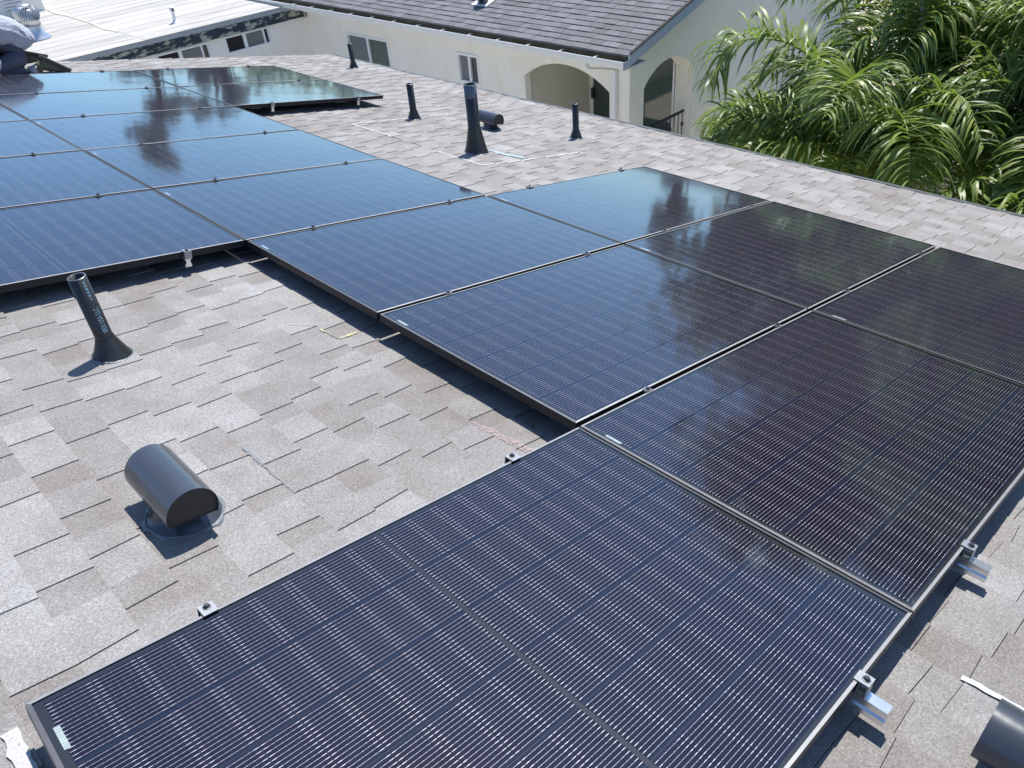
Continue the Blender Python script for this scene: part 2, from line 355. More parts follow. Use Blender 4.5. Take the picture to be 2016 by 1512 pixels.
# ------------------------------------------------------------------ the house we stand on
house = thing('house', 'house whose taupe shingle roof carries the solar panels', 'house', T((0, 0, GZ)))
Hinv = T((0, 0, -GZ))
EX = 0.14425; U0 = -1.7357; EAVE = 5.37; RAKE = 9.76; RIDGE_U = -4.9; VMIN = -4.2
def hm(mx): return Hinv @ mx
roofd = MB()
roofd.add([(RIDGE_U, VMIN, 0), (EAVE - 0.02, VMIN, 0), (EAVE - 0.02, RAKE - 0.02, 0), (RIDGE_U, RAKE - 0.02, 0)], [(0, 1, 2, 3)])
roofd.box(RIDGE_U, EAVE - 0.03, VMIN, RAKE - 0.03, -0.14, -0.004)
roof = roofd.build('roof', M['deck'], house, hm(RM @ T((0, 0, ROOF_N - 0.012))))
# back slope, walls, fascia
rp = RM @ Vector((RIDGE_U, 0, ROOF_N - 0.012))
bs = MB(); bs.add([(rp.x - 6.5, VMIN, rp.z - 1.36), (rp.x, VMIN, rp.z + 0.01), (rp.x, RAKE, rp.z + 0.01), (rp.x - 6.5, RAKE, rp.z - 1.36)], [(0, 1, 2, 3)])
bs.build('back_roof_slope', M['shingle'], house, hm(Matrix.Identity(4)))
wl = MB(); wl.box(-10.6, 4.7, VMIN + 0.4, RAKE - 0.35, GZ, -1.75)
wl.build('wall', M['stucco_white'], house, hm(Matrix.Identity(4)))
# thin painted edge along the eave and rake
dr = MB(); prof = []
nv = 60
for i in range(nv + 1):
    v = VMIN + (RAKE + 0.03 - VMIN) * i / nv
    wob = 0.008 * math.sin(v * 2.1) + 0.006 * math.sin(v * 5.3 + 1) + 0.012 * math.sin(v * 0.7)
    prof.append([(EAVE + 0.005 + wob, v, 0.020), (EAVE + 0.085 + wob, v, 0.018), (EAVE + 0.09 + wob, v, -0.06), (EAVE - 0.01 + wob, v, -0.06)])
dr.rings(prof, closed=True, cap0=True, cap1=True, smooth=False)
dr.build('drip_edge', M['dripgrey'], house, hm(RM @ T((0, 0, ROOF_N - 0.01))))
dr = MB(); dr.box(RIDGE_U, EAVE, RAKE + 0.002, RAKE + 0.03, -0.16, 0.004)
dr.build('rake_board', M['edge_metal'], house, hm(RM @ T((0, 0, ROOF_N - 0.01))))

# shingle pieces: each course is a row of alternating raised tabs and recessed fields
WID = [0.075, 0.09, 0.105, 0.12, 0.14, 0.16, 0.185]
SK = [-0.009, -0.003, 0.003, 0.009]
rs = random.Random(5)
courses = []
k0 = int(math.floor((RIDGE_U - U0) / EX)); k1 = int(math.floor((EAVE - U0) / EX))
BUTT, RAISE = 0.007, 0.0031
for k in range(k0, k1 + 1):
    v = VMIN - rs.random() * 0.25; row = []; tooth = rs.random() < 0.5
    sk0 = rs.choice(SK)
    tone = rs.random()
    while v < RAKE:
        wv = rs.choice(WID[2:]) if tooth else rs.choice(WID[:5])
        v1 = min(v + wv, RAKE + 0.02); sk1 = rs.choice(SK)
        tone = 0.45 * tone + 0.55 * rs.random() + (0.10 if tooth else -0.06)
        row.append((k, v, v1, tooth, sk0, sk1, max(0, min(1, tone))))
        v = v1; sk0 = sk1; tooth = not tooth
    courses.append(row)
def topn(u, v):
    k = int(math.floor((u - U0) / EX)) - k0
    if k < 0 or k >= len(courses): return 0.0
    fr = (u - U0) / EX - math.floor((u - U0) / EX)
    for p in courses[k]:
        if p[1] <= v < p[2]: return BUTT * fr + (RAISE if p[3] else 0)
    return BUTT
def shingle_geo(wv, raised, s0, s1, umax=EX):
    """local: u 0..EX, v 0..wv; n on the course's low plane"""
    r = RAISE if raised else 0.0
    h0, h1 = r, BUTT + r
    e = 0.001
    vs = [(-0.004, s0 * 0 + e, -0.006), (umax, s0 + e, -0.006), (umax, wv + s1 - e, -0.006), (-0.004, wv - e, -0.006),
          (-0.004, e, h0), (umax, s0 + e, h1), (umax, wv + s1 - e, h1), (-0.004, wv - e, h0)]
    return vs, [(4, 5, 6, 7), (0, 1, 5, 4), (1, 2, 6, 5), (2, 3, 7, 6)]
camv = cam.matrix_world.inverted()
def project(P):
    c = camv @ P
    if c.z > -0.1: return None
    f = 1532.0; return (1008 + f * c.x / -c.z, 756 - f * c.y / -c.z, -c.z)
PU, PV = 1.73, 1.162
PANELS = []      # (column, row)   column 0 = between lines A and B
for c_, r_ in ((0, 0), (1, 0), (2, 0), (1, 1), (2, 1), (1, 2), (2, 2), (0, 3), (1, 3), (0, 4), (1, 4), (0, 5), (1, 5), (0, 6), (1, 6), (2, 6), (1, 7), (2, 7)):
    PANELS.append((c_, r_))
def under_panel(u, v):
    for c_, r_ in PANELS:
        if (c_ - 1) * PU + 0.03 < u < c_ * PU + 0.02 and (r_ - 1) * PV + 0.03 < v < r_ * PV + 0.05: return True
    return False
cand = []
for row in courses:
    for p in row:
        uc = U0 + (p[0] + 0.5) * EX; vc = (p[1] + p[2]) / 2
        if under_panel(uc, vc) or uc > EAVE - EX: continue
        q = project(roofpt(uc, vc, ROOF_N))
        if q is None or not (-30 < q[0] < 2046 and -30 < q[1] < 1542): continue
        cand.append(((p[2] - p[1]) / q[2] ** 2, p))
cand.sort(key=lambda a: -a[0])
single = set(id(p) for _, p in cand[:300])
cache = {}; stuff = MB(); tones = []
for row in courses:
    for p in row:
        k, v0, v1, tooth, s0, s1, tone = p
        u = U0 + k * EX; um = min(EX, EAVE - u)
        wv = v1 - v0
        if id(p) in single:
            key = (round(wv, 4), tooth, s0, s1)
            if key not in cache:
                vs_, fs_ = shingle_geo(wv, tooth, s0, s1); cache[key] = MB().add(vs_, fs_).mesh('shingle', M['shingle'])
            o = link('shingle', cache[key], roof, T((u, v0, 0.012))); o['tone'] = tone
        else:
            vs_, fs_ = shingle_geo(wv, tooth, s0, s1, um)
            stuff.add([(a + u, b_ + v0, c_ + 0.012) for a, b_, c_ in vs_], fs_); tones += [tone] * 4
st = stuff.build('shingle_field', M['shingle'], roof); tag(st, kind='stuff')
at = st.data.attributes.new('tone', 'FLOAT', 'FACE'); at.data.foreach_set('value', tones)

# ------------------------------------------------------------------ solar panels
PL, PW, FH = 1.722, 1.141, 0.035         # panel length (u), width (v), frame depth
LIP_L, LIP_S = 0.008, 0.010
fm = MB()
hl, hw = PL / 2, PW / 2
def mitred(sign, axis):
    b = MB()
    if axis == 'u':   # long side at v = sign*hw
        o_, i_ = sign * hw, sign * (hw - LIP_L)
        vs_ = [(-hl, o_, -0.0008), (hl, o_, -0.0008), (hl - LIP_S, i_, 0), (-hl + LIP_S, i_, 0), (-hl, o_, -FH), (hl, o_, -FH), (hl - LIP_S, i_, -0.006), (-hl + LIP_S, i_, -0.006)]
    else:
        o_, i_ = sign * hl, sign * (hl - LIP_S)
        vs_ = [(o_, -hw, -0.0008), (o_, hw, -0.0008), (i_, hw - LIP_L, 0), (i_, -hw + LIP_L, 0), (o_, -hw, -FH), (o_, hw, -FH), (i_, hw - LIP_L, -0.006), (i_, -hw + LIP_L, -0.006)]
    b.add(vs_, [(0, 1, 2, 3)], 1 if axis == 'u' else 2); b.add(vs_, [(0, 1, 5, 4), (3, 2, 6, 7)], 0)
    return b
frame_meshes = [mitred(1, 'u').mesh('frame_rail', [M['black_al'], M['lip_glint'], M['lip_faint_glint']]), mitred(-1, 'u').mesh('frame_rail', [M['black_al'], M['lip_glint'], M['lip_faint_glint']]),
                mitred(1, 'v').mesh('frame_rail', [M['black_al'], M['lip_glint'], M['lip_faint_glint']]), mitred(-1, 'v').mesh('frame_rail', [M['black_al'], M['lip_glint'], M['lip_faint_glint']])]
gl_ = MB(); gx, gy = hl - LIP_S + 0.001, hw - LIP_L + 0.001
gl_.add([(-gx, -gy, -0.0015), (gx, -gy, -0.0015), (gx, gy, -0.0015), (-gx, gy, -0.0015)], [(0, 1, 2, 3)]); glass_me = gl_.mesh('glass', M['glass'])
bk = MB(); bk.add([(-gx, -gy, -0.0052), (gx, -gy, -0.0052), (gx, gy, -0.0052), (-gx, gy, -0.0052)], [(0, 1, 2, 3)])
bk.add([(-gx, -gy, -0.0062), (gx, -gy, -0.0062), (gx, gy, -0.0062), (-gx, gy, -0.0062)], [(3, 2, 1, 0)]); back_me = bk.mesh('backsheet', M['back'])
CL, CW = 0.0905, 0.1815
ce = MB(); ch = 0.0012; cw2 = CW / 2; cl2 = CL / 2
ce.add([(-cl2, -cw2, 0), (cl2, -cw2, 0), (cl2, cw2, 0), (-cl2, cw2, 0), (-cl2, -cw2, -0.0006), (cl2, -cw2, -0.0006), (cl2, cw2, -0.0006), (-cl2, cw2, -0.0006)],
       [(0, 1, 2, 3), (0, 4, 5, 1), (1, 5, 6, 2), (2, 6, 7, 3), (3, 7, 4, 0)]); cell_me = ce.mesh('cell', M['cell'])
cellpos = []
pu = CL + 0.0013; pv_ = (PW - 0.034) / 6
for i in range(18):
    x = (i - 8.5) * pu + (0.0065 if i >= 9 else -0.0065)
    for j in range(6): cellpos.append((x, (j - 2.5) * pv_, -0.004))
lb = MB(); lb.add([(-0.006, -0.033, 0), (0.006, -0.033, 0), (0.006, 0.033, 0), (-0.006, 0.033, 0)], [(0, 1, 2, 3)]); label_me = lb.mesh('barcode_sticker', M['barcode'])
LBL = {
 (0, 0): 'solar panel nearest the camera, its left corner in the lower left of the picture',
 (1, 0): 'second solar panel of the front row, right of the nearest one, leaving at right edge',
 (2, 0): 'third solar panel of the front row, farthest right, mirroring dark palms',
 (1, 1): 'solar panel whose left corner overhangs the bare shingles, half sky blue half dark',
 (2, 1): 'dark solar panel below the right roof edge, behind the front row, mirroring palm trees',
 (1, 2): 'blue solar panel at the inner corner of the array above the cut-out of shingles',
 (2, 2): 'solar panel nearest the thick flue foot, with a dark smudge mirrored in it',
 (0, 3): 'bright blue solar panel at left edge, directly above the leaning lettered pipe',
 (1, 3): 'blue solar panel between the inner array corner and the chalk line left of the flue',
 (0, 4): 'blue solar panel at left edge, second row up from the lettered pipe',
 (1, 4): 'pale blue solar panel in the middle, second row up, left of the chalk rectangle',
 (0, 5): 'blue solar panel at left edge, third row up from the lettered pipe',
 (1, 5): 'blue solar panel with brown upright reflections, in the third row up, left of chalk corner',
 (0, 6): 'sliver of a solar panel at left edge below the crouching worker',
 (1, 6): 'solar panel mirroring the crouching worker, second row from the far end',
 (2, 6): 'green tinted solar panel overhanging the roof, second from the far end, with dark space beneath',
 (1, 7): 'farthest solar panel in front of the worker\'s boots',
 (2, 7): 'farthest solar panel toward the neighbour, mirroring green trees',
}
rp_ = random.Random(3)
for c_, r_ in PANELS:
    uc = (c_ - 0.5) * PU; vc = (r_ - 0.5) * PV
    tilt = RX(R(rp_.uniform(-0.12, 0.12))) @ RY(R(rp_.uniform(-0.10, 0.10)))
    pn = thing('solar_panel', LBL[(c_, r_)], 'solar panel', RM @ T((uc + rp_.uniform(-0.002, 0.002), vc, -0.0005 * r_)) @ tilt, 'black solar panels on the shingle roof')
    for fme in frame_meshes: link('frame_rail', fme, pn)
    link('backsheet', back_me, pn); link('glass', glass_me, pn)
    for p in cellpos: link('cell', cell_me, pn, T(p))
    link('barcode_sticker', label_me, pn, T((-hl + 0.029, hw - 0.125, -0.0035)))

# rails with clamps
def rail_profile():
    return [(-0.016, -0.080), (0.016, -0.080), (0.016, -0.066), (0.011, -0.060), (0.011, -0.048), (0.016, -0.042), (0.016, -0.036), (-0.016, -0.036), (-0.016, -0.042), (-0.011, -0.048), (-0.011, -0.060), (-0.016, -0.066)]
mc = MB(); mc.box(-0.015, 0.015, -0.0135, 0.0135, 0.0012, 0.0038); mc.box(-0.019, 0.019, -0.005, 0.005, -0.036, 0.0012); midclamp_me = mc.mesh('mid_clamp', M['steel'])
bo = MB(); bo.lathe([(0.010, 0), (0.010, 0.0015), (0.0068, 0.002), (0.0068, 0.0075), (0.005, 0.009), (0.0001, 0.009)], 10, smooth=False); bolt_me = bo.mesh('bolt', M['bolt'])
ec = MB(); ec.box(-0.018, 0.018, -0.011, 0.026, 0.0012, 0.0045); ec.box(-0.018, 0.018, 0.003, 0.006, -0.036, 0.0012); ec.box(-0.018, 0.018, 0.022, 0.0258, -0.036, 0.0012); ec.box(-0.018, 0.018, 0.006, 0.022, -0.021, -0.018); endclamp_me = ec.mesh('end_clamp', M['clampgrey'])
lf = MB(); lf.box(-0.03, 0.045, -0.02, 0.02, -0.108, -0.100); lf.box(0.0165, 0.0225, -0.02, 0.02, -0.100, -0.048); lf.box(-0.05, 0.08, -0.06, 0.06, -0.113, -0.108); foot_me = lf.mesh('foot_bracket', M['alu'])
RAILS = [
 (-1.334, 0, 0, 'mounting rail under the outer left end of the nearest solar panel'),
 (-0.318, 0, 0, 'mounting rail whose bright end pokes out at the bottom right under the nearest panel'),
 (0.405, 0, 7, 'long mounting rail whose bright end pokes out at right, under the second front panel'),
 (1.405, 0, 7, 'long mounting rail crossing the middle of the array under the middle column of panels'),
 (2.145, 0, 2, 'mounting rail under the inner part of the right-hand block of panels'),
 (3.180, 0, 2, 'mounting rail under the outer part of the right-hand block of panels, nearest the right eave'),
 (-0.318, 3, 6, 'mounting rail with silver end showing above the bare shingles, beside the inner corner'),
 (-1.334, 3, 6, 'mounting rail under the panels at left edge, hidden behind the leaning lettered pipe'),
 (2.130, 6, 7, 'mounting rail with hooked end in the dark gap under the green tinted panel'),
 (3.125, 6, 7, 'mounting rail near the tip of the overhanging green tinted panel'),
]
for u, r0, r1, lab in RAILS:
    va = (r0 - 1) * PV - (0.07 if r0 == 0 else 0.006); vb = r1 * PV + 0.028
    rl = thing('mounting_rail', lab, 'rail', RM @ T((u, 0, 0)), 'aluminium rails under the panels')
    rb = MB(); rb.prism(rail_profile(), 'y', va, vb); rb.build('rail_bar', M['alu'], rl)
    for q in range(r0, r1):
        cl = link('mid_clamp', midclamp_me, rl, T((0, q * PV, 0))); link('bolt', bolt_me, cl, T((0, 0, 0.0042)))
    e0 = (r0 - 1) * PV + 0.0105; e1 = r1 * PV - 0.0105
    cl = link('end_clamp', endclamp_me, rl, T((0, e0, 0)) @ RZ(math.pi)); link('bolt', bolt_me, cl, T((0, 0.012, 0.0045)))
    cl = link('end_clamp', endclamp_me, rl, T((0, e1, 0))); link('bolt', bolt_me, cl, T((0, 0.012, 0.0045)))
    vv = va + 0.42
    while vv < vb:
        link('foot_bracket', foot_me, rl, T((0, vv, 0))); vv += 1.22

# ------------------------------------------------------------------ vent pipes
def vent_pipe(u, v, rad, height, cone_r, cone_h, label, band=False):
    base = roofpt(u, v, ROOF_N + 0.008)
    t_ = thing('vent_pipe', label, 'vent pipe', T(base), 'black vent pipes on the roof')
    prof = [(rad, -0.02), (rad, height), (rad * 0.84, height), (rad * 0.84, height - 0.12)]
    pb = MB(); pb.lathe(prof, 28); me_i = len(prof)
    pb.build('pipe', M['abs'], t_)
    rim = MB(); rim.lathe([(rad * 1.001, height - 0.001), (rad * 0.95, height + 0.001), (rad * 0.84, height - 0.0005)], 28); rim.build('rim', M['steel'], t_)
    bt = MB(); bt.lathe([(0.0001, height - 0.11), (rad * 0.84, height - 0.11)], 20); bt.build('dark_bore', M['dark_inside'], t_)
    # flashing cone: foot lies in the roof plane, neck follows the pipe
    rings = []
    for i in range(7):
        f = i / 6; rr = cone_r + (rad * 1.06 - cone_r) * (f ** 0.8); ring = []
        for j in range(28):
            a = 2 * math.pi * j / 28; x, y = rr * math.cos(a), rr * math.sin(a)
            ring.append((x, y, f * cone_h + (1 - f) * (-math.tan(TH) * x)))
        rings.append(ring)
    fb = MB(); fb.rings(rings); fb.build('flashing', M['abs'], t_)
    sb = MB(); ra = []
    for kx, hh in ((1.0, 0.003), (1.05, 0.004), (1.1, -0.002)):
        ra.append([(cone_r * kx * math.cos(2 * math.pi * j / 28) * (1 + 0.05 * math.sin(3 * j)), cone_r * kx * math.sin(2 * math.pi * j / 28) * (1 + 0.04 * math.sin(2.3 * j)),
                    -math.tan(TH) * cone_r * kx * math.cos(2 * math.pi * j / 28) + hh) for j in range(28)])
    sb.rings(ra); sb.build('sealant_ring', M['seal'], t_)
    if band:
        bb = MB(); bb.lathe([(rad * 1.012, height - 0.105), (rad * 1.012, height + 0.002), (rad * 0.9, height + 0.002)], 28); bb.build('metal_collar', M['collar'], t_)
    return t_, base
vp, vbase = vent_pipe(-0.946, 1.653, 0.0335, 0.355, 0.075, 0.085, 'leaning-looking black vent pipe with pale lettering, alone on the bare shingles at left')
vent_pipe(2.905, 3.704, 0.053, 0.575, 0.105, 0.21, 'tall thick black flue with wide cone foot beside the chalk rectangle', True)
vent_pipe(4.243, 3.715, 0.031, 0.335, 0.065, 0.08, 'slim black vent pipe nearest the arched porch, right of the thick flue')
vent_pipe(3.346, 5.137, 0.034, 0.345, 0.07, 0.085, 'slim black vent pipe standing on the chalk line left of the thick flue')
vent_pipe(4.875, 8.433, 0.033, 0.32, 0.065, 0.08, 'farthest slim black vent pipe, in front of the wide sliding window')
# lettering wrapped on the near pipe
cu = bpy.data.curves.new('lettering', 'FONT'); cu.body = 'IPEX USA LLC'; cu.size = 0.030; cu.resolution_u = 2; cu.fill_mode = 'FRONT'
tmp = bpy.data.objects.new('lettering_tmp', cu); COL.objects.link(tmp)
dg = bpy.context.evaluated_depsgraph_get(); tme = bpy.data.meshes.new_from_object(tmp.evaluated_get(dg)); bpy.data.objects.remove(tmp)
phi0 = math.atan2(-1.41 - 1.653, -1.52 + 0.93) + R(26)
bmx = bmesh.new(); bmx.from_mesh(tme)
bmesh.ops.subdivide_edges(bmx, edges=[e for e in bmx.edges if e.calc_length() > 0.006], cuts=3)
for vtx in bmx.verts:
    tx, ty = vtx.co.x, vtx.co.y               # text runs up the pipe, letter tops to the left
    a = phi0 - (ty - 0.010) / 0.0335
    vtx.co = Vector((0.0338 * math.cos(a), 0.0338 * math.sin(a), 0.115 + tx * 0.62))
bmx.to_mesh(tme); bmx.free(); tme.materials.clear(); tme.materials.append(M['letter'])
link('lettering', tme, vp)
mk = MB()
for i, (z0, dz, wd) in enumerate(((0.262, 0.006, 0.006), (0.275, 0.010, 0.008), (0.291, 0.008, 0.009), (0.304, 0.010, 0.009), (0.319, 0.007, 0.009), (0.331, 0.009, 0.008))):
    aa = [phi0 - wd / 2 / 0.0335 + s_ * wd / 0.0335 / 3 for s_ in range(4)]
    mk.rings([[(0.0338 * math.cos(a), 0.0338 * math.sin(a), z) for a in aa] for z in (z0, z0 + dz)], closed=False)
mk.build('printed_marks', M['letter'], vp)

# ------------------------------------------------------------------ hooded vents
def hood_vent(u, v, label, sc=1.0, drop=0.0):
    t_ = thing('hood_vent', label, 'roof vent', RM @ T((u, v, ROOF_N + 0.006)) @ Matrix.Scale(sc, 4), 'hooded roof vents')
    L, r = 0.142, 0.076; zc = 0.095
    pts = []
    na = 24
    for i in range(na + 1):
        a = R(-24) + (math.pi + R(48)) * i / na
        pts.append((r * math.cos(a), zc + r * math.sin(a)))
    hb = MB()
    rg = lambda y, k=1.0: [(x * k, y, zc + (z - zc) * k) for x, z in pts]
    hb.rings([rg(-L), rg(L)], closed=False)
    hb.rings([rg(L, 0.975), rg(-L, 0.975)], closed=False)
    hb.rings([rg(-L), rg(-L, 0.975)], closed=False, smooth=False); hb.rings([rg(L, 0.975), rg(L)], closed=False, smooth=False)
    hb.build('hood', M['ventpaint'], t_)
    for y in (-L + 0.006, L - 0.006):
        eb = MB(); ring = rg(y, 0.97); n_ = len(ring); eb.add(ring, [tuple(range(n_))])
        eb.build('end_screen', M['dark_inside'], t_)
    pl = MB(); x0, z0 = pts[0]; pl.add([(-x0, -L + 0.004, z0 + 0.004), (x0, -L + 0.004, z0 + 0.004), (x0, L - 0.004, z0 + 0.004), (-x0, L - 0.004, z0 + 0.004)], [(3, 2, 1, 0)])
    pl.build('hood_floor', M['dark_inside'], t_)
    nb = MB(); nb.rings([[(q_[0] * math.cos(2 * math.pi * j / 28) + 0.022 * q_[2], q_[0] * math.sin(2 * math.pi * j / 28) - 0.015 * q_[2], q_[1]) for j in range(28)] for q_ in ((0.108, 0.0, 1), (0.102, 0.006, 1), (0.082, 0.022, 0.8), (0.068, 0.05, 0.3), (0.064, 0.085, 0))])
    nb.build('neck', M['ventpaint'], t_)
    sb = MB(); ra = []
    for qi, (kx, hh) in enumerate(((0.105, 0.003), (0.109, 0.005), (0.113, 0.003), (0.117, -0.003))):
        ra.append([(0.022 + kx * math.cos(2 * math.pi * j / 40) * (1 + 0.018 * qi * math.sin(1.3 * j + u * 9) + 0.01 * qi * math.sin(2.9 * j)), -0.015 + kx * math.sin(2 * math.pi * j / 40) * (1 + 0.018 * qi * math.sin(1.3 * j + u * 9) + 0.012 * qi * math.sin(3.7 * j)), hh) for j in range(40)])
    sb.rings(ra); sb.build('sealant_ring', M['seal'], t_)
hood_vent(-1.19, 0.53, 'dark grey hooded vent on the bare shingles in the left foreground')
hood_vent(3.72, 4.42, 'small hooded vent half hidden behind the thick flue', 0.95)
hood_vent(-0.215, -1.54, 'hooded vent cut off at the bottom right corner of the picture')

# ------------------------------------------------------------------ chalk, tape and smears on the shingles
def streak(name, pts, width, mat, label, cat, seed=0, group=None, taper=False, wob=0.3):
    r_ = random.Random(seed); mb = MB(); path = []
    for a, b_ in zip(pts[:-1], pts[1:]):
        d = math.hypot(b_[0] - a[0], b_[1] - a[1]); n_ = max(2, int(d / 0.018))
        for i in range(n_): path.append((a[0] + (b_[0] - a[0]) * i / n_, a[1] + (b_[1] - a[1]) * i / n_))
    path.append(pts[-1]); L, Rr = [], []
    for i, q in enumerate(path):
        a = path[max(0, i - 1)]; b_ = path[min(len(path) - 1, i + 1)]
        dx, dy = b_[0] - a[0], b_[1] - a[1]; d = math.hypot(dx, dy) or 1
        nx, ny = -dy / d, dx / d; wd = width * (1 + r_.uniform(-wob, wob)) * ((1 - 0.8 * i / len(path)) if taper else 1); off = r_.uniform(-0.1, 0.1) * width
        for s_, lst in ((0.5, L), (-0.5, Rr)):
            x, y = q[0] + nx * (s_ * wd + off), q[1] + ny * (s_ * wd + off); lst.append((x, y, ROOF_N + topn(x, y) + 0.0055))
    mb.rings([L, Rr], closed=False, smooth=False)
    o = mb.build(name, mat, None, RM.copy()); tag(o, label, cat, group); return o
streak('chalk_line', [(3.83, 5.16), (2.57, 5.13)], 0.017, M['chalk_white'], 'white chalk line running past the foot of the slim pipe', 'chalk line', 1)
streak('chalk_line', [(2.57, 5.12), (2.615, 3.31)], 0.015, M['chalk_white'], 'long white chalk line along the panels, left side of the chalk rectangle', 'chalk line', 2)
streak('chalk_line', [(2.62, 3.30), (3.79, 3.235)], 0.019, M['chalk_white'], 'bright white chalk line in front of the thick flue foot', 'chalk line', 3)
streak('blue_strip', [(3.02, 3.74), (3.11, 3.32)], 0.036, M['tape_blue'], 'pale blue strip lying right of the thick flue foot', 'strip', 4, wob=0.1)
streak('sealant_smear', [(-0.87, 0.72), (-0.868, 0.44), (-0.866, 0.24)], 0.017, M['smear_blue'], 'blue grey smear on the shingles right of the near hooded vent', 'smear', 5, taper=True)
streak('chalk_cross', [(-0.24, 1.50), (-0.15, 1.41)], 0.012, M['chalk_red'], 'faint red chalk stroke on bare shingles near the panel corner', 'chalk mark', 6)
streak('chalk_corner', [(-0.155, 1.38), (-0.15, 1.25), (-0.045, 1.255)], 0.017, M['chalk_yellow'], 'faint yellow chalk angle on bare shingles beside the panel shadow', 'chalk mark', 7)
streak('chalk_line', [(-0.15, 0.37), (-0.115, 0.10)], 0.034, M['chalk_red'], 'pink chalk streak on the shingles by the nearest panel clamp', 'chalk line', 8)
streak('chalk_line', [(-1.762, 0.045), (-1.762, -0.11)], 0.034, M['chalk_pale'], 'thick white chalk beside the near left panel corner', 'chalk line', 9, wob=0.15)
streak('white_strip', [(0.012, -1.305), (0.022, -1.60)], 0.017, M['strip_white'], 'white strip on the shingles at the right edge near the corner vent', 'strip', 10, wob=0.08)

# ------------------------------------------------------------------ wall builder with openings
def wall_strip(mb, axis, plane, a0, a1, z0, ztop, openings, depth, facing):
    """axis: coordinate that runs along the wall; openings: (a_lo, a_hi, z_lo, fn_top) ; depth: reveal, facing +-1 along the other axis (inwards)"""
    cuts = {a0, a1}
    for o in openings:
        n_ = o[4]
        for i in range(n_ + 1): cuts.add(round(o[0] + (o[1] - o[0]) * i / n_, 5))
    cuts = sorted(cuts)
    P = (lambda a, z, d=0: (plane + d * facing, a, z)) if axis == 'y' else (lambda a, z, d=0: (a, plane + d * facing, z))
    for a, b_ in zip(cuts[:-1], cuts[1:]):
        mid = (a + b_) / 2; ops = sorted([o for o in openings if o[0] < mid < o[1]], key=lambda o: o[2])
        za, zb = z0, z0
        for o in ops:
            if o[2] > max(za, zb): mb.add([P(a, za), P(b_, zb), P(b_, o[2]), P(a, o[2])], [(0, 1, 2, 3)])
            za, zb = o[3](a), o[3](b_)
            mb.add([P(a, za), P(b_, zb), P(b_, zb, depth), P(a, za, depth)], [(0, 1, 2, 3)])
            mb.add([P(a, o[2]), P(b_, o[2]), P(b_, o[2], depth), P(a, o[2], depth)], [(0, 1, 2, 3)])
        mb.add([P(a, za), P(b_, zb), P(b_, ztop(b_)), P(a, ztop(a))], [(0, 1, 2, 3)])
    for o in openings:
        for a in (o[0], o[1]):
            mb.add([P(a, o[2]), P(a, o[3](a)), P(a, o[3](a), depth), P(a, o[2], depth)], [(0, 1, 2, 3)])
def arch(lo, hi, spring, rise):
    c = (lo + hi) / 2; h = (hi - lo) / 2; rad = (h * h + rise * rise) / (2 * rise)
    return lambda a: spring + rise - rad + math.sqrt(max(0, rad * rad - (a - c) ** 2))

# ------------------------------------------------------------------ cream neighbour house with the grey gable roof
HX, HY = 8.50, 6.51
nb_ = thing('neighbour_house', 'cream stucco house with grey shingle gable roof, white gutter and arched porch', 'house', T((HX, HY, GZ)))
NI = T((-HX, -HY, -GZ))
def npart(mb, name, mat, parent=None): return mb.build(name, mat, parent or nb_, NI if parent is None else None)
SL = 0.297
ztop_x = lambda a: -1.50
ztop_g = lambda a: min(-1.50 + SL * (a - 8.05), -1.50 + SL * (16.3 + 0.45 - a)) - 0.02
pf = -3.95
op_x = [(6.92, 8.87, pf, arch(6.92, 8.87, -2.20, 0.31), 20), (10.06, 10.68, -2.585, lambda a: -2.02, 1), (12.86, 14.39, -3.0, lambda a: -2.07, 1)]
mb = MB(); wall_strip(mb, 'y', HX, HY, 19.0, GZ, ztop_x, op_x, 0.14, 1); npart(mb, 'wall', M['stucco'])
op_g = [(8.87, 10.24, pf, arch(8.87, 10.24, -2.17, 0.32), 18)]
mb = MB(); wall_strip(mb, 'x', HY, HX, 16.3, GZ, ztop_g, op_g, 0.36, 1)
mb.add([(16.3, HY, GZ), (16.3, 19, GZ), (16.3, 19, -1.5), (16.3, HY, -1.5)], [(0, 1, 2, 3)]); npart(mb, 'gable_wall', M['stucco'])
# porch interior
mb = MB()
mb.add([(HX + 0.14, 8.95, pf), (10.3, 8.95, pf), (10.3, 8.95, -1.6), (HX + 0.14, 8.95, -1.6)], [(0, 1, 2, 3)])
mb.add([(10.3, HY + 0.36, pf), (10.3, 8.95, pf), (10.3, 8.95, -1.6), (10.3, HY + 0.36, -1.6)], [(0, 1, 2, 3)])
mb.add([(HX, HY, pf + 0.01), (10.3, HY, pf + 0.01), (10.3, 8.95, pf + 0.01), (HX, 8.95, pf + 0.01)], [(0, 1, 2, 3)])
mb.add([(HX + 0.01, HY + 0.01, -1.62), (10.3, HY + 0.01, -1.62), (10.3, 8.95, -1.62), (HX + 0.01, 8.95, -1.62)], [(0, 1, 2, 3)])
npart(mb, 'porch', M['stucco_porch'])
# porch sliding door on the back wall
mb = MB()
for y0, y1 in ((6.89, 6.93), (7.86, 7.92), (8.78, 8.85)): mb.box(10.24, 10.29, y0, y1, pf + 0.01, -1.92)
mb.box(10.24, 10.29, 6.89, 8.85, -1.92, -1.87)
door = npart(mb, 'porch_door', M['vinyl'])
mb = MB(); mb.box(10.262, 10.27, 6.93, 7.86, pf + 0.02, -1.93); mb.build('pane', M['pane_green_reflection'], door)
mb = MB(); mb.box(10.255, 10.263, 7.92, 8.78, pf + 0.02, -1.93); mb.build('pane', M['pane_green_reflection'], door)
mb = MB(); mb.box(10.20, 10.238, 8.74, 8.80, -3.05, -2.85); mb.build('handle', M['iron'], door)
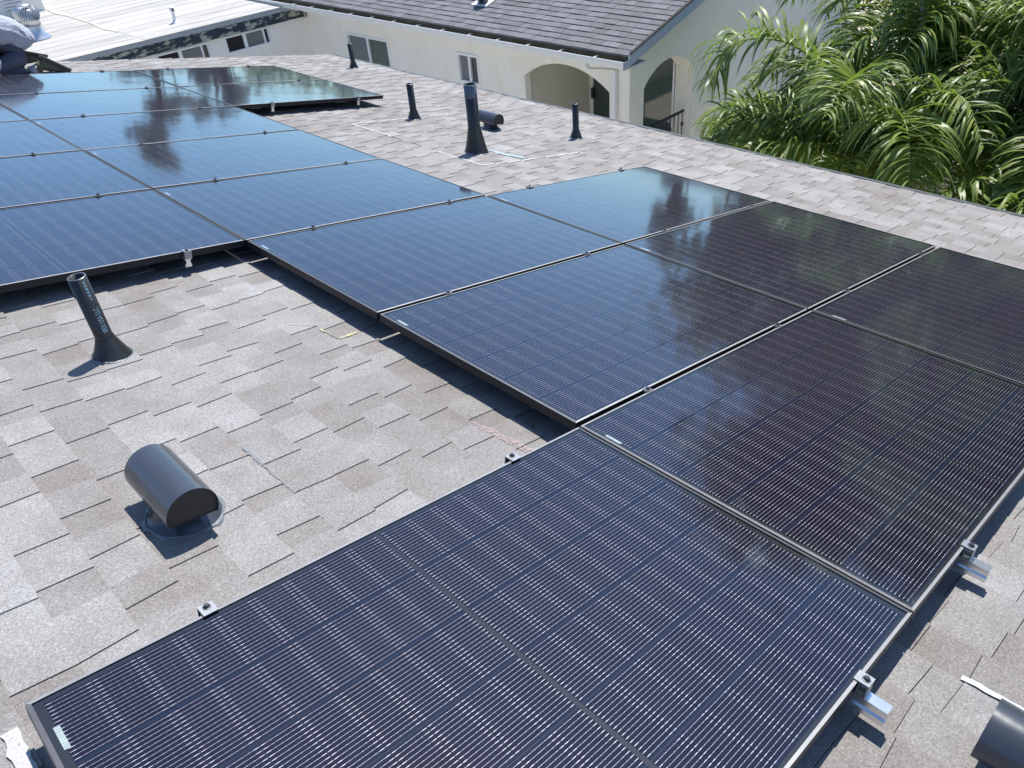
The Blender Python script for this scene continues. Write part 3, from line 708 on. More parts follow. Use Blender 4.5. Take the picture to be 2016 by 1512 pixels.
# porch railing
mb = MB(); mb.tube([(8.87, HY + 0.08, -2.90), (10.12, HY + 0.08, -2.88)], 0.026, 8)
rail = npart(mb, 'railing', M['iron'])
for i in range(11):
    x = 8.95 + i * 0.115; mb = MB(); mb.tube([(x, HY + 0.08, pf), (x, HY + 0.08, -2.9)], 0.009, 6)
    if i % 3 == 1: mb.lathe([(0.009, -3.16), (0.026, -3.12), (0.026, -3.10), (0.009, -3.06)], 6, (x, HY + 0.08, 0))
    mb.build('baluster', M['iron'], rail)
# windows
def window_x(y0, y1, z0, z1, mull, mats, fw=0.045, parent_fn=npart):
    mb = MB(); xo, xi = HX - 0.012, HX + 0.09
    mb.box(xo, xi, y0, y0 + fw, z0, z1); mb.box(xo, xi, y1 - fw, y1, z0, z1); mb.box(xo, xi, y0 + fw, y1 - fw, z1 - fw, z1); mb.box(xo, xi, y0 + fw, y1 - fw, z0, z0 + fw)
    mb.box(HX + 0.004, xi, mull - 0.028, mull + 0.028, z0 + fw, z1 - fw)
    wn = npart(mb, 'window', M['vinyl'])
    for (a, b_), mt in zip(((y0 + fw, mull - 0.028), (mull + 0.028, y1 - fw)), mats):
        q = MB(); q.box(HX + 0.045, HX + 0.052, a, b_, z0 + fw, z1 - fw); q.build('pane', mt, wn)
    return wn
window_x(12.862, 14.388, -3.0, -2.072, 13.63, (M['pane_green_reflection'], M['screen']))
w2 = window_x(10.062, 10.678, -2.584, -2.022, 10.35, (M['pane'], M['screen']), 0.05)
# roof: deck, shingles, rake, gutter
RX0, RIDGEX = 8.06, 12.40
def zr(x): return -1.42 + SL * (x - 8.05)
mb = MB(); y0r, y1r = 6.18, 19.3
mb.add([(RX0, y0r, zr(RX0) - 0.012), (RIDGEX, y0r, zr(RIDGEX) - 0.012), (RIDGEX, y1r, zr(RIDGEX) - 0.012), (RX0, y1r, zr(RX0) - 0.012)], [(0, 1, 2, 3)])
zf = zr(RIDGEX) - 0.012
mb.add([(RIDGEX, y0r, zf), (2 * RIDGEX - RX0, y0r, zr(RX0)), (2 * RIDGEX - RX0, y1r, zr(RX0)), (RIDGEX, y1r, zf)], [(0, 1, 2, 3)])
roof2 = npart(mb, 'roof', M['deck'])
mb = MB(); mb.box(RX0 + 0.014, HX - 0.002, y0r + 0.002, y1r, -1.625, -1.60); npart(mb, 'soffit', M['white_paint'])
ang2 = math.atan(SL); DX = math.cos(ang2)
RM2 = Matrix(((math.cos(ang2), 0, -math.sin(ang2), RX0 - 0.03), (0, 1, 0, 0), (math.sin(ang2), 0, math.cos(ang2), zr(RX0 - 0.03) - 0.004), (0, 0, 0, 1)))
r2 = random.Random(21); cache2 = {}; stuff2 = MB(); tones2 = []; pcs = []
for k in range(int((RIDGEX - RX0) / DX / 0.143)):
    y = y0r - 0.01; 
    first = True
    while y < y1r:
        wd = r2.choice((0.14, 0.17, 0.20, 0.23, 0.27, 0.31));
        if first: wd *= 0.6; first = False
        y2 = min(y + wd, y1r); up_ = r2.random() < 0.5
        P = RM2 @ Vector((0.143 * (k + 0.5), (y + y2) / 2, 0)); q = project(P)
        vis = 0 if q is None or not (-20 < q[0] < 2040 and -20 < q[1] < 1540) else (y2 - y) / q[2] ** 2
        pcs.append([vis, k, y, round(y2 - y, 3), up_, r2.random()]); y = y2
pcs.sort(key=lambda a: -a[0])
roofbase2 = link('shingle_course_bed', None, None)
bpy.data.objects.remove(roofbase2)
def sh2(wd, up_):
    r = 0.004 if up_ else 0.0; e = 0.0012
    vs_ = [(0, e, -0.008), (0.147, e, -0.008), (0.147, wd - e, -0.008), (0, wd - e, -0.008), (0, e, 0.011 + r), (0.147, e, r), (0.147, wd - e, r), (0, wd - e, 0.011 + r)]
    return vs_, [(4, 5, 6, 7), (0, 1, 5, 4), (1, 2, 6, 5), (2, 3, 7, 6), (3, 0, 4, 7)]
for i, (vis, k, y, wd, up_, tone) in enumerate(pcs):
    if i < 300 and vis > 0:
        key = (wd, up_)
        if key not in cache2: cache2[key] = MB().add(*sh2(wd, up_)).mesh('shingle', M['shingle2'])
        o = link('shingle', cache2[key], roof2, RM2 @ T((0.143 * k, y, 0))); o['tone'] = tone
    else:
        vs_, fs_ = sh2(wd, up_); stuff2.add([RM2 @ Vector((a + 0.143 * k, b_ + y, c_)) for a, b_, c_ in vs_], fs_); tones2 += [tone] * 5
st2 = stuff2.build('shingle_field', M['shingle2'], roof2); tag(st2, kind='stuff')
st2.data.attributes.new('tone', 'FLOAT', 'FACE').data.foreach_set('value', tones2)
# rake board
mb = MB()
for s_ in (0,):
    mb.add([(RX0 - 0.02, y0r - 0.03, zr(RX0) - 0.16), (RIDGEX, y0r - 0.03, zr(RIDGEX) - 0.16), (RIDGEX, y0r - 0.03, zr(RIDGEX) + 0.004), (RX0 - 0.02, y0r - 0.03, zr(RX0) + 0.004),
            (RX0 - 0.02, y0r, zr(RX0) - 0.16), (RIDGEX, y0r, zr(RIDGEX) - 0.16), (RIDGEX, y0r, zr(RIDGEX) + 0.004), (RX0 - 0.02, y0r, zr(RX0) + 0.004)],
           [(0, 1, 2, 3), (3, 2, 6, 7), (0, 4, 5, 1), (0, 3, 7, 4), (4, 7, 6, 5)])
    xe = 2 * RIDGEX - RX0
    mb.add([(RIDGEX, y0r - 0.03, zr(RIDGEX) - 0.16), (xe, y0r - 0.03, zr(RX0) - 0.16), (xe, y0r - 0.03, zr(RX0) + 0.004), (RIDGEX, y0r - 0.03, zr(RIDGEX) + 0.004)], [(0, 1, 2, 3)])
rk = npart(mb, 'rake_board', M['fasciablue'])
mb = MB(); mb.add([(RX0 - 0.03, y0r - 0.045, zr(RX0) + 0.002), (RIDGEX, y0r - 0.045, zr(RIDGEX) + 0.002), (RIDGEX, y0r - 0.045, zr(RIDGEX) + 0.022), (RX0 - 0.03, y0r - 0.045, zr(RX0) + 0.022),
                   (RX0 - 0.03, y0r, zr(RX0) + 0.024), (RIDGEX, y0r, zr(RIDGEX) + 0.024)], [(0, 1, 2, 3), (3, 2, 5, 4)])
mb.build('shingle_edge', M['deck'], rk)
mb = MB(); mb.box(RX0 - 0.012, RX0 + 0.012, y0r, y1r, -1.63, -1.44); npart(mb, 'fascia', M['white_paint'])
# gutter trough (K-shape), debris, hangers, downspout
gx0 = RX0 - 0.165
prof = [(RX0 - 0.014, -1.50), (RX0 - 0.014, -1.605), (gx0 + 0.045, -1.605), (gx0 + 0.03, -1.562), (gx0, -1.52), (gx0, -1.488), (gx0 + 0.012, -1.488), (gx0 + 0.012, -1.517), (gx0 + 0.042, -1.557), (gx0 + 0.052, -1.595), (RX0 - 0.022, -1.595), (RX0 - 0.022, -1.50)]
mb = MB(); mb.prism(prof, 'y', y0r - 0.02, y1r, caps=True); gut = npart(mb, 'gutter', M['white_paint'])
mb = MB(); mb.box(gx0 + 0.0, RX0 - 0.014, y0r - 0.026, y0r - 0.021, -1.605, -1.488); mb.build('end_cap', M['fasciablue'], gut)
mb = MB(); rows = []
for i in range(90):
    y = y0r + (y1r - y0r) * i / 89; h_ = -1.535 + 0.018 * math.sin(i * 1.7) + r2.uniform(-0.01, 0.01)
    rows.append([(gx0 + 0.035, y, h_ - 0.01), (gx0 + 0.07, y, h_ + 0.006), (RX0 - 0.026, y, h_ + 0.012), (RX0 - 0.026, y, -1.446)])  # upright rear strip darkens the gutter back, standing for shade and litter
mb.rings(rows, closed=False); mb.build('debris_shade', M['debris_shade'], gut)
for y in [6.75 + 0.72 * i for i in range(13)]:
    mb = MB(); mb.box(gx0 + 0.002, RX0 - 0.014, y - 0.009, y + 0.009, -1.494, -1.488); mb.build('hanger', M['white_paint'], gut)
yd = 6.80
mb = MB()
def rect_tube(mb, pts, wx, wy):
    rings = []
    for p in pts: rings.append([(p[0] - wx / 2, p[1] - wy / 2, p[2]), (p[0] + wx / 2, p[1] - wy / 2, p[2]), (p[0] + wx / 2, p[1] + wy / 2, p[2]), (p[0] - wx / 2, p[1] + wy / 2, p[2])])
    mb.rings(rings, cap0=True, cap1=True, smooth=False)
rect_tube(mb, [(7.98, 6.98, -1.606), (7.99, 6.98, -1.66), (8.02, 6.96, -1.70), (8.42, 6.80, -1.79), (8.455, 6.785, -1.83), (8.455, 6.785, -4.6)], 0.07, 0.085)
npart(mb, 'downspout', M['white_paint'])
# little vent on that roof
rv = thing('roof_vent', 'small dark vent with pale flashing on the grey shingle roof at the top edge', 'roof vent', RM2 @ T((0.86, 10.15, 0.012)))
mb = MB(); mb.box(-0.16, 0.16, -0.2, 0.2, 0.0, 0.006); mb.build('flashing', M['white_paint'], rv)
mb = MB(); mb.rings([[(-0.03 + 0.09 * math.cos(a) * s_, 0.12 * math.sin(a) * s_, z) for a in [2 * math.pi * j / 16 for j in range(16)]] for s_, z in ((1.0, 0.006), (0.95, 0.14), (1.15, 0.16), (0.9, 0.2), (0.01, 0.21))]); mb.build('cap', M['ventpaint'], rv)

# ------------------------------------------------------------------ white-roofed house at the back left
LY = 15.93
lh = thing('flat_roof_house', 'low off-white house with pale flat roof and peeling navy fascia behind the ridge', 'house', T((3, LY, GZ)))
LI = T((-3, -LY, -GZ))
def lpart(mb, name, mat, parent=None): return mb.build(name, mat, parent or lh, LI if parent is None else None)
ops = [(4.86, 6.04, -2.42, lambda a: -1.915, 1), (6.41, 7.51, -2.265, lambda a: -1.905, 1)]
mb = MB(); wall_strip(mb, 'x', LY, -6.0, 8.495, GZ, lambda a: -1.62, ops, 0.1, 1); lpart(mb, 'wall', M['stucco_white'])
mb = MB(); mb.box(-6.0, 8.49, LY - 0.07, LY - 0.003, -1.885, -1.68); lpart(mb, 'fascia', M['peel'])
mb = MB(); mb.box(-6.0, 8.42, LY - 0.10, LY + 0.05, -1.68, -1.595); mb.box(8.42, 8.47, LY - 0.074, LY - 0.005, -1.905, -1.78); lpart(mb, 'metal_edge', M['edge_metal'])
def window_y(x0, x1, z0, z1, parts):
    fw = 0.035; mb = MB(); yo, yi = LY - 0.015, LY + 0.08
    mb.box(x0, x0 + fw, yo, yi, z0, z1); mb.box(x1 - fw, x1, yo, yi, z0, z1); mb.box(x0 + fw, x1 - fw, yo, yi, z1 - fw, z1); mb.box(x0 + fw, x1 - fw, yo, yi, z0, z0 + fw)
    for a, b_, mt in parts:
        if mt is None: mb.box(a, b_, LY + 0.002, yi, z0 + fw, z1 - fw)
    wn = lpart(mb, 'window', M['vinyl'])
    for a, b_, mt in parts:
        if mt is not None:
            q = MB(); q.box(a, b_, LY + 0.045, LY + 0.052, z0 + fw, z1 - fw); q.build('pane', mt, wn)
window_y(6.413, 7.507, -2.262, -1.908, [(6.45, 6.86, M['opening']), (6.86, 6.93, None), (6.93, 7.35, M['screen']), (7.35, 7.385, None), (7.385, 7.47, M['pane'])])
window_y(4.863, 6.037, -2.417, -1.918, [(4.90, 5.35, M['opening']), (5.35, 5.42, None), (5.42, 5.86, M['screen']), (5.86, 5.89, None), (5.89, 6.0, M['pane'])])
SR = 0.012
def zl(y): return -1.590 + SR * (y - (LY - 0.1))
mb = MB(); mb.add([(-8, LY - 0.09, zl(LY - 0.09) - 0.02), (8.4, LY - 0.09, zl(LY - 0.09) - 0.02), (8.4, 34, zl(34) - 0.02), (-8, 34, zl(34) - 0.02)], [(0, 1, 2, 3)])
lroof = lpart(mb, 'roof', M['deck'])
rl_ = random.Random(8)
for xa, xb in ((-8.0, 4.72), (4.72, 8.4)):
    y = LY - 0.11; i = 0
    while y < 33:
        wd = rl_.uniform(0.46, 0.54) if i else 0.38
        sk = rl_.uniform(-0.015, 0.015); h0, h1 = 0.005, 0.009
        off = 0.12 if xa > 0 else 0.0
        ya, yb = y + (off if i else 0), y + wd + off + 0.02
        xo = 0.02 if xa > 0 else 0.0; zz = 0.003 if xa > 0 else 0
        mb = MB(); mb.add([(xa, ya, zl(ya) + h1 + zz), (xb, ya + sk, zl(ya) + h1 + zz), (xb, yb + sk, zl(yb) + h0 + zz), (xa, yb, zl(yb) + h0 + zz), (xa, ya, zl(ya) - 0.004), (xb, ya + sk, zl(ya) - 0.004)], [(0, 1, 2, 3), (4, 5, 1, 0)])
        o = mb.build('roofing_sheet', M['rollroof'], lroof); o['tone'] = rl_.random(); y += wd; i += 1
mb = MB(); rows = []
for i in range(24):
    y = LY + 1.2 + i * 0.25; wv = 0.05 * (1 + rl_.uniform(-0.7, 0.9)); ww = (0.02 + 0.07 * max(0, math.sin(i * 0.55)) ** 2)
    rows.append([(4.70 - ww, y, zl(y) + 0.017), (4.70 + ww, y, zl(y) + 0.018)])
mb.rings(rows, closed=False, smooth=False); mb.build('seam_sealant', M['yellowed'], lroof)
# turbine ventilator
tb = thing('turbine_vent', 'round silver turbine ventilator on the pale flat roof behind the worker', 'roof vent', T((3.42, 18.3, zl(18.3) + 0.012)))
mb = MB(); mb.lathe([(0.30, 0.0), (0.29, 0.02), (0.215, 0.10), (0.20, 0.26)], 24); mb.build('collar', M['galv'], tb)
fin = MB()
rows = []
for i in range(9):
    f = i / 8; a = -0.25 * math.pi + 0.0; th_ = -0.42 * math.pi + 0.92 * math.pi * f
    rows.append((0.25 * math.cos(th_) ** 0.8 if math.cos(th_) > 0 else 0.0, 0.27 + 0.20 + 0.19 * math.sin(th_)))
rr = [[(max(0.03, r) * math.cos(q + f2 * 0.5), max(0.03, r) * math.sin(q + f2 * 0.5), z) for q in (0.0, 0.11)] for (r, z), f2 in zip(rows, [i / 8 for i in range(9)])]
rr = [[a, (b_[0] * 0.86, b_[1] * 0.86, b_[2])] for a, b_ in rr]
fin.rings(rr, closed=False); fin_me = fin.mesh('fin', M['galv'])
for j in range(26): link('fin', fin_me, tb, RZ(2 * math.pi * j / 26))
mb = MB(); mb.lathe([(0.05, 0.25), (0.20, 0.27), (0.19, 0.42), (0.17, 0.56), (0.001, 0.60)], 20); mb.build('drum', M['galv'], tb)
mb = MB(); mb.lathe([(0.13, 0.635), (0.12, 0.655), (0.001, 0.67)], 20); mb.build('cap', M['galv'], tb)
# little white plumbing pipe
pp = thing('roof_pipe', 'short white pipe with flared top on the pale flat roof', 'pipe', T((5.82, 16.75, zl(16.75) + 0.012)))
mb = MB(); mb.lathe([(0.10, 0.0), (0.055, 0.03), (0.036, 0.07), (0.034, 0.21), (0.05, 0.22), (0.05, 0.30), (0.02, 0.31), (0.001, 0.31)], 14); mb.build('stack', M['white_paint'], pp)
mb = MB(); mb.box(-0.02, 0.02, -0.055, -0.045, 0.225, 0.285); mb.build('louver', M['navy'], pp)
# raised block at the far left
rb_ = thing('rooftop_block', 'white rooftop block with louvred vent at the far left top corner', 'roof structure', T((2.6, 21.4, zl(21.4))))
mb = MB(); mb.box(-4.5, 2.05, 0.0, 3.0, 0.0, 2.2); mb.build('wall', M['stucco_white'], rb_)
mb = MB()
mb.box(1.18, 1.62, -0.03, -0.005, 0.10, 0.42); lv = mb.build('louvre_frame', M['white_paint'], rb_)
for i in range(4): mb = MB(); mb.box(1.21, 1.59, -0.045, -0.031, 0.135 + i * 0.07, 0.165 + i * 0.07); mb.build('slat', M['edge_metal'], lv)
mb = MB(); mb.box(-0.2, 1.0, -0.05, -0.005, 0.02, 0.10); mb.box(0.93, 1.02, -0.05, -0.005, 0.10, 1.5); mb.box(0.0, 0.1, -0.05, -0.005, 0.10, 1.5); mb.build('trim', M['wood'], rb_)

# ------------------------------------------------------------------ palms
def frond_mesh(ctrl, n_leaf, l_max, wid, seed, droop=1.0, up_hint=0.35, dry=0.0):
    """ctrl: points of the stalk, crown outwards. leaflets fold over and hang."""
    r_ = random.Random(seed); P = [Vector(c) for c in ctrl]
    def cr(t):
        n_ = len(P) - 1; x = min(max(t * n_, 0), n_ - 1e-6); i = int(x); f = x - i
        p0, p1, p2, p3 = P[max(i - 1, 0)], P[i], P[i + 1], P[min(i + 2, n_)]
        return 0.5 * ((2 * p1) + (p2 - p0) * f + (2 * p0 - 5 * p1 + 4 * p2 - p3) * f * f + (3 * p1 - p0 - 3 * p2 + p3) * f ** 3)
    st_ = MB(); ns = 22; pts = [cr(i / ns) for i in range(ns + 1)]
    st_.tube(pts, [0.024 * (1 - 0.86 * i / ns) + 0.002 for i in range(ns + 1)], 6)
    lf_ = MB()
    for i in range(n_leaf):
        t = 0.10 + 0.895 * (i + r_.uniform(-0.4, 0.4)) / n_leaf; base = cr(t); d = (cr(min(t + 0.02, 1)) - cr(max(t - 0.02, 0))).normalized()
        side = d.cross(Vector((0, 0, 1)))
        side = side.normalized() if side.length > 1e-3 else Vector((1, 0, 0)); nrm = side.cross(d).normalized()
        for sgn in (-1, 1):
            ln = l_max * (0.45 + 0.55 * math.sin(math.pi * min(1, 0.12 + t * 0.80))) * r_.uniform(0.8, 1.12)
            if t > 0.9: ln *= 0.75
            wv = wid * r_.uniform(0.75, 1.15) * (0.7 if t > 0.85 else 1)
            dirv = (side * sgn * r_.uniform(0.75, 1.0) + d * r_.uniform(0.35, 0.8) + nrm * (up_hint + r_.uniform(-0.65, 0.75))).normalized()
            p = base.copy(); seg = 6; L_, R_ = [], []
            sd_ = r_.uniform(0.8, 1.5) * droop; tw = r_.uniform(-0.75, 0.75)
            for s_ in range(seg + 1):
                f = s_ / seg
                ax = dirv.cross(Vector((0, 0, 1)))
                ax = ax.normalized() if ax.length > 1e-3 else side
                ax = (Quaternion(dirv, tw * (0.4 + f)) @ ax)
                wf = wv * (0.45 + 0.55 * math.sin(math.pi * min(1.0, 0.25 + 0.55 * f))) * (1 - max(0, f - 0.55) / 0.45 * 0.93)
                L_.append(p + ax * wf / 2); R_.append(p - ax * wf / 2)
                p = p + dirv * ln / seg
                dirv = (dirv + Vector((0, 0, -1)) * sd_ * (0.10 + 0.55 * f)).normalized()
            lf_.rings([L_, R_], closed=False, smooth=True)
    return st_, lf_
def auto_ctrl(c, az, el, length, bend, seed):
    r_ = random.Random(seed); p = Vector(c); d = Vector((math.cos(az) * math.cos(el), math.sin(az) * math.cos(el), math.sin(el))); out = [p.copy()]
    n_ = 7
    for i in range(n_):
        p = p + d * length / n_; out.append(p.copy()); d = (d + Vector((r_.uniform(-0.04, 0.04), r_.uniform(-0.04, 0.04), -bend * (0.08 + 0.10 * i)))).normalized()
    return out
def palm(label, crown, fronds, base, seed, trunk_r=0.11, leaf=0.76, wid=0.038, n_leaf=102, mat=None):
    c = Vector(crown); b0 = Vector(base)
    pt = thing('palm_tree', label, 'palm', T(b0), 'palms between the houses')
    mb = MB(); n_ = 10; pts = [b0.lerp(c, i / n_) - b0 for i in range(n_ + 1)]
    mb.tube(pts, [trunk_r * (1.35 - 0.35 * min(1, i / 3)) for i in range(n_ + 1)], 14); mb.build('trunk', M['palmtrunk'], pt)
    mb = MB(); mb.tube([c - b0 + Vector((0, 0, -0.15)), c - b0 + Vector((0, 0, 0.25)), c - b0 + Vector((0, 0, 0.55))], [trunk_r * 0.95, trunk_r * 0.75, trunk_r * 0.25], 12); mb.build('crownshaft', M['rachis'], pt)
    for i, fr_ in enumerate(fronds):
        s_, l_ = frond_mesh([Vector(q) - b0 for q in fr_['c']], fr_.get('n', n_leaf), fr_.get('l', leaf), fr_.get('w', wid), seed * 50 + i, fr_.get('d', 1.0), fr_.get('u', 0.35))
        fo = l_.build('frond', mat or M['palm'], pt); s_.build('stalk', M['rachis'], fo)
    return pt
def ring(c, n, el0, el1, length, bend, seed, az0=0.0, skip=None):
    r_ = random.Random(seed); out = []
    for i in range(n):
        az = az0 + 2 * math.pi * i / n + r_.uniform(-0.2, 0.2); el = r_.uniform(el0, el1)
        out.append({'c': auto_ctrl((c[0], c[1], c[2] + 0.15), az, el, length * r_.uniform(0.88, 1.1), bend * r_.uniform(0.85, 1.15), seed * 9 + i)})
    return out
A = (8.05, 2.45, -2.30)
fA = [{'c': [A, (8.02, 2.78, -1.77), (8.03, 3.22, -1.17), (7.89, 3.67, -0.90), (7.58, 4.15, -0.92), (7.36, 4.30, -1.35)], 'n': 92, 'l': 0.86, 'd': 1.25},
      {'c': [A, (7.80, 2.75, -2.22), (7.70, 3.30, -1.90), (7.46, 3.78, -1.88), (7.22, 4.10, -2.14)], 'n': 80, 'l': 0.58, 'u': 0.5},
      {'c': [A, (8.25, 2.60, -1.6), (8.50, 2.62, -0.9), (8.65, 2.45, -0.3), (8.6, 2.1, 0.1)], 'n': 92, 'l': 0.7, 'u': 0.5},
      {'c': [A, (7.95, 2.20, -1.7), (7.85, 1.85, -1.25), (7.6, 1.35, -1.15), (7.3, 0.95, -1.5)], 'n': 88, 'l': 0.62},
      {'c': [A, (7.7, 2.4, -2.05), (7.2, 2.35, -1.98), (6.75, 2.3, -2.2), (6.45, 2.3, -2.6)], 'n': 80, 'l': 0.5},
      {'c': [A, (8.3, 2.9, -1.75), (8.6, 3.5, -1.4), (8.8, 4.1, -1.45), (8.85, 4.6, -1.8)], 'n': 88, 'l': 0.62}] + ring(A, 9, 0.3, 1.25, 2.3, 1.0, 4, 0.4)
palm('feathery palm whose arching frond hangs in front of the cream gable wall', A, fA, (8.15, 2.5, GZ), 1)
B = (8.55, 0.55, -2.2)
fB = [{'c': [B, (8.5, 0.75, -1.6), (8.45, 1.05, -1.22), (8.2, 1.5, -1.15), (7.85, 1.95, -1.45)], 'n': 96, 'l': 0.80, 'w': 0.042, 'u': 0.25},
      {'c': [B, (8.3, 0.9, -1.75), (8.05, 1.3, -1.6), (7.7, 1.7, -1.75), (7.4, 2.0, -2.2)], 'n': 92, 'l': 0.78, 'w': 0.042, 'u': 0.25},
      {'c': [B, (8.2, 0.4, -1.75), (7.8, 0.35, -1.55), (7.3, 0.35, -1.65), (6.95, 0.4, -2.1)], 'n': 92, 'l': 0.72, 'w': 0.042, 'u': 0.25},
      {'c': [B, (8.6, 0.8, -1.3), (8.75, 1.1, -0.5), (8.8, 1.2, 0.2), (8.7, 1.1, 0.75)], 'n': 92, 'l': 0.75, 'u': 0.4}] + ring(B, 13, 0.1, 1.3, 2.4, 1.0, 5, 0.2)
palm('broad-leaved palm at right edge, its lit leaflets combed down to the left', B, fB, (8.65, 0.5, GZ), 2, leaf=0.74, wid=0.041, n_leaf=106)
C_ = (9.9, 2.3, -1.75)
palm('darker palm farther back between the two nearer palms', C_, ring(C_, 20, -0.1, 1.35, 2.6, 0.9, 6, 0.1), (10.0, 2.3, GZ), 3, leaf=0.72, wid=0.041, n_leaf=106)
E_ = (12.2, 0.3, 2.4)
palm('tallest palm at right, mostly above the frame, mirrored dark in the right panels', E_, ring(E_, 16, -0.45, 1.3, 3.0, 0.85, 8, 0.3), (12.3, 0.2, GZ), 5, trunk_r=0.15, leaf=0.85, wid=0.055, n_leaf=66)
F_ = (9.2, -2.4, 0.9)
palm('palm beyond the right edge, seen only mirrored in the right-hand panels', F_, ring(F_, 14, -0.3, 1.2, 2.8, 0.9, 9, 0.1), (9.3, -2.4, GZ), 6, trunk_r=0.15, leaf=0.8, wid=0.05, n_leaf=56)
Gc = (7.75, -0.6, -2.5)
palm('low palm at right edge just beyond the eave', Gc, ring(Gc, 15, 0.1, 1.3, 2.0, 1.0, 12, 0.1), (7.8, -0.6, GZ), 7, leaf=0.72, wid=0.042, n_leaf=84)
Hc = (9.3, 3.9, -3.1)
palm('low shaded palm at the foot of the cream gable wall', Hc, ring(Hc, 15, 0.1, 1.3, 1.9, 1.0, 13, 0.3), (9.4, 3.9, GZ), 8, leaf=0.68, wid=0.04, n_leaf=80)
# leaning pole among the palms
po = thing('pole', 'thin grey leaning pole rising among the palms', 'pole', T((8.42, 1.95, GZ)))
mb = MB(); mb.tube([(0, 0, 0), (0.02, 0.02, GZ * -1 - 1.7), (0.13, 0.50, -GZ - 0.1), (0.16, 0.60, -GZ + 0.3)], [0.03, 0.028, 0.018, 0.014], 10); mb.build('shaft', M['polegrey'], po)
# yard wall with orange coping and pale house far behind the palms
yw = thing('yard_wall', 'tan yard wall with orange coping glimpsed between palm fronds', 'wall', T((13.5, 3.0, GZ)))
mb = MB(); mb.box(-0.1, 0.1, -7.0, 3.4, 0, 2.75); mb.build('wall_body', M['tan_wall'], yw)
mb = MB(); mb.box(-0.16, 0.16, -7.0, 3.4, 2.752, 2.86); mb.build('coping', M['orange'], yw)
fh = thing('far_white_house', 'white house far behind the palms at the top right', 'house', T((24, -2, GZ)))
mb = MB(); mb.box(-3, 3, -8, 7.5, 0, 5.6); mb.build('wall', M['stucco_white'], fh)
mb = MB(); mb.add([(-3.5, -8.4, 5.5), (3.5, -8.4, 5.5), (3.5, 7.9, 5.5), (-3.5, 7.9, 5.5), (0, -8.4, 6.7), (0, 7.9, 6.7)], [(0, 1, 4), (1, 2, 5, 4), (2, 3, 5), (3, 0, 4, 5), (0, 3, 2, 1)]); mb.build('roof', M['shingle2'], fh)
for y in (-5.5, -1.5, 3.5):
    mb = MB(); mb.box(-3.03, -2.99, y, y + 1.3, 3.4, 4.7); wn = mb.build('window', M['vinyl'], fh); mb = MB(); mb.box(-3.045, -3.031, y + 0.08, y + 1.22, 3.48, 4.62); mb.build('pane', M['pane'], wn)

# ------------------------------------------------------------------ trees beyond the frame that the far panels mirror
def tree(label, base, h, rad, mat, seed, squash=1.0, n=2600, size=0.28):
    r_ = random.Random(seed); t_ = thing('tree', label, 'tree', T(base), 'trees behind the houses')
    mb = MB(); mb.tube([(0, 0, 0), (0.1, 0, h * 0.35), (0.0, 0.1, h * 0.7), (0.1, 0.1, h * 0.95)], [0.28, 0.2, 0.12, 0.03], 8)
    clumps = []
    for i in range(26 if n < 5000 else 70):
        a = r_.uniform(0, 6.283); q = math.sqrt(r_.random()); z = h * r_.uniform(0.35, 1.0)
        k = rad * q * math.sqrt(max(0.05, 1 - ((z / h - 0.62) / 0.42) ** 2)); clumps.append(Vector((k * math.cos(a) * squash, k * math.sin(a) * squash, z)))
        mb.tube([(0, 0, z * 0.7), tuple(clumps[-1])], [0.06, 0.015], 5)
    mb.build('trunk', M['bark'], t_)
    lb_ = MB()
    for i in range(n):
        c = r_.choice(clumps); d = Vector((r_.gauss(0, 1), r_.gauss(0, 1), r_.gauss(0, 0.7))) * rad * 0.17; p = c + d
        a = Vector((r_.gauss(0, 1), r_.gauss(0, 1), r_.gauss(0, 1))).normalized(); b_ = a.orthogonal().normalized(); s_ = size * r_.uniform(0.5, 1.2)
        lb_.add([p - a * s_, p + b_ * s_ * 0.5, p + a * s_, p - b_ * s_ * 0.5], [(0, 1, 2, 3)])
    lb_.build('crown', mat, t_)
tree('tall brownish tree behind the pale flat roof, mirrored as brown upright bands', (12.2, 32.0, GZ), 11.5, 1.5, M['leaf_brown'], 1)
tree('second brownish tree behind the pale flat roof, left of the taller one', (14.9, 32.5, GZ), 9.6, 1.1, M['leaf_brown'], 2)
for i, (az, d, h, rd, lab) in enumerate(((60.5, 40, 7.9, 3.0, 'broad green tree behind the houses, left of three mirrored in far panels'), (56.5, 42, 7.6, 3.2, 'broad green tree behind the houses, middle of three mirrored in far panels'), (52.5, 44, 7.3, 3.0, 'broad green tree behind the houses, right of three mirrored in far panels'))):
    tree(lab, (d * math.cos(R(az)), d * math.sin(R(az)) + 1, GZ), h, rd, M['palm'], 10 + i, n=1500, size=0.36)
tree('slim dark cypress behind the cream house, mirrored as a dark streak', (20.2, 12.2, GZ), 9.3, 0.75, M['leaf_dark'], 31, n=3000, size=0.25)
tree('dark round tree behind the palms, mirrored in the right panels', (21.5, 6.0, GZ), 16.5, 4.6, M['leaf_dark'], 21, n=11000, size=0.42)
tree('dark spreading tree east of the palms, mirrored in the front row panels', (27, 0.5, GZ), 17.5, 5.2, M['leaf_dark'], 22, n=9000, size=0.5)

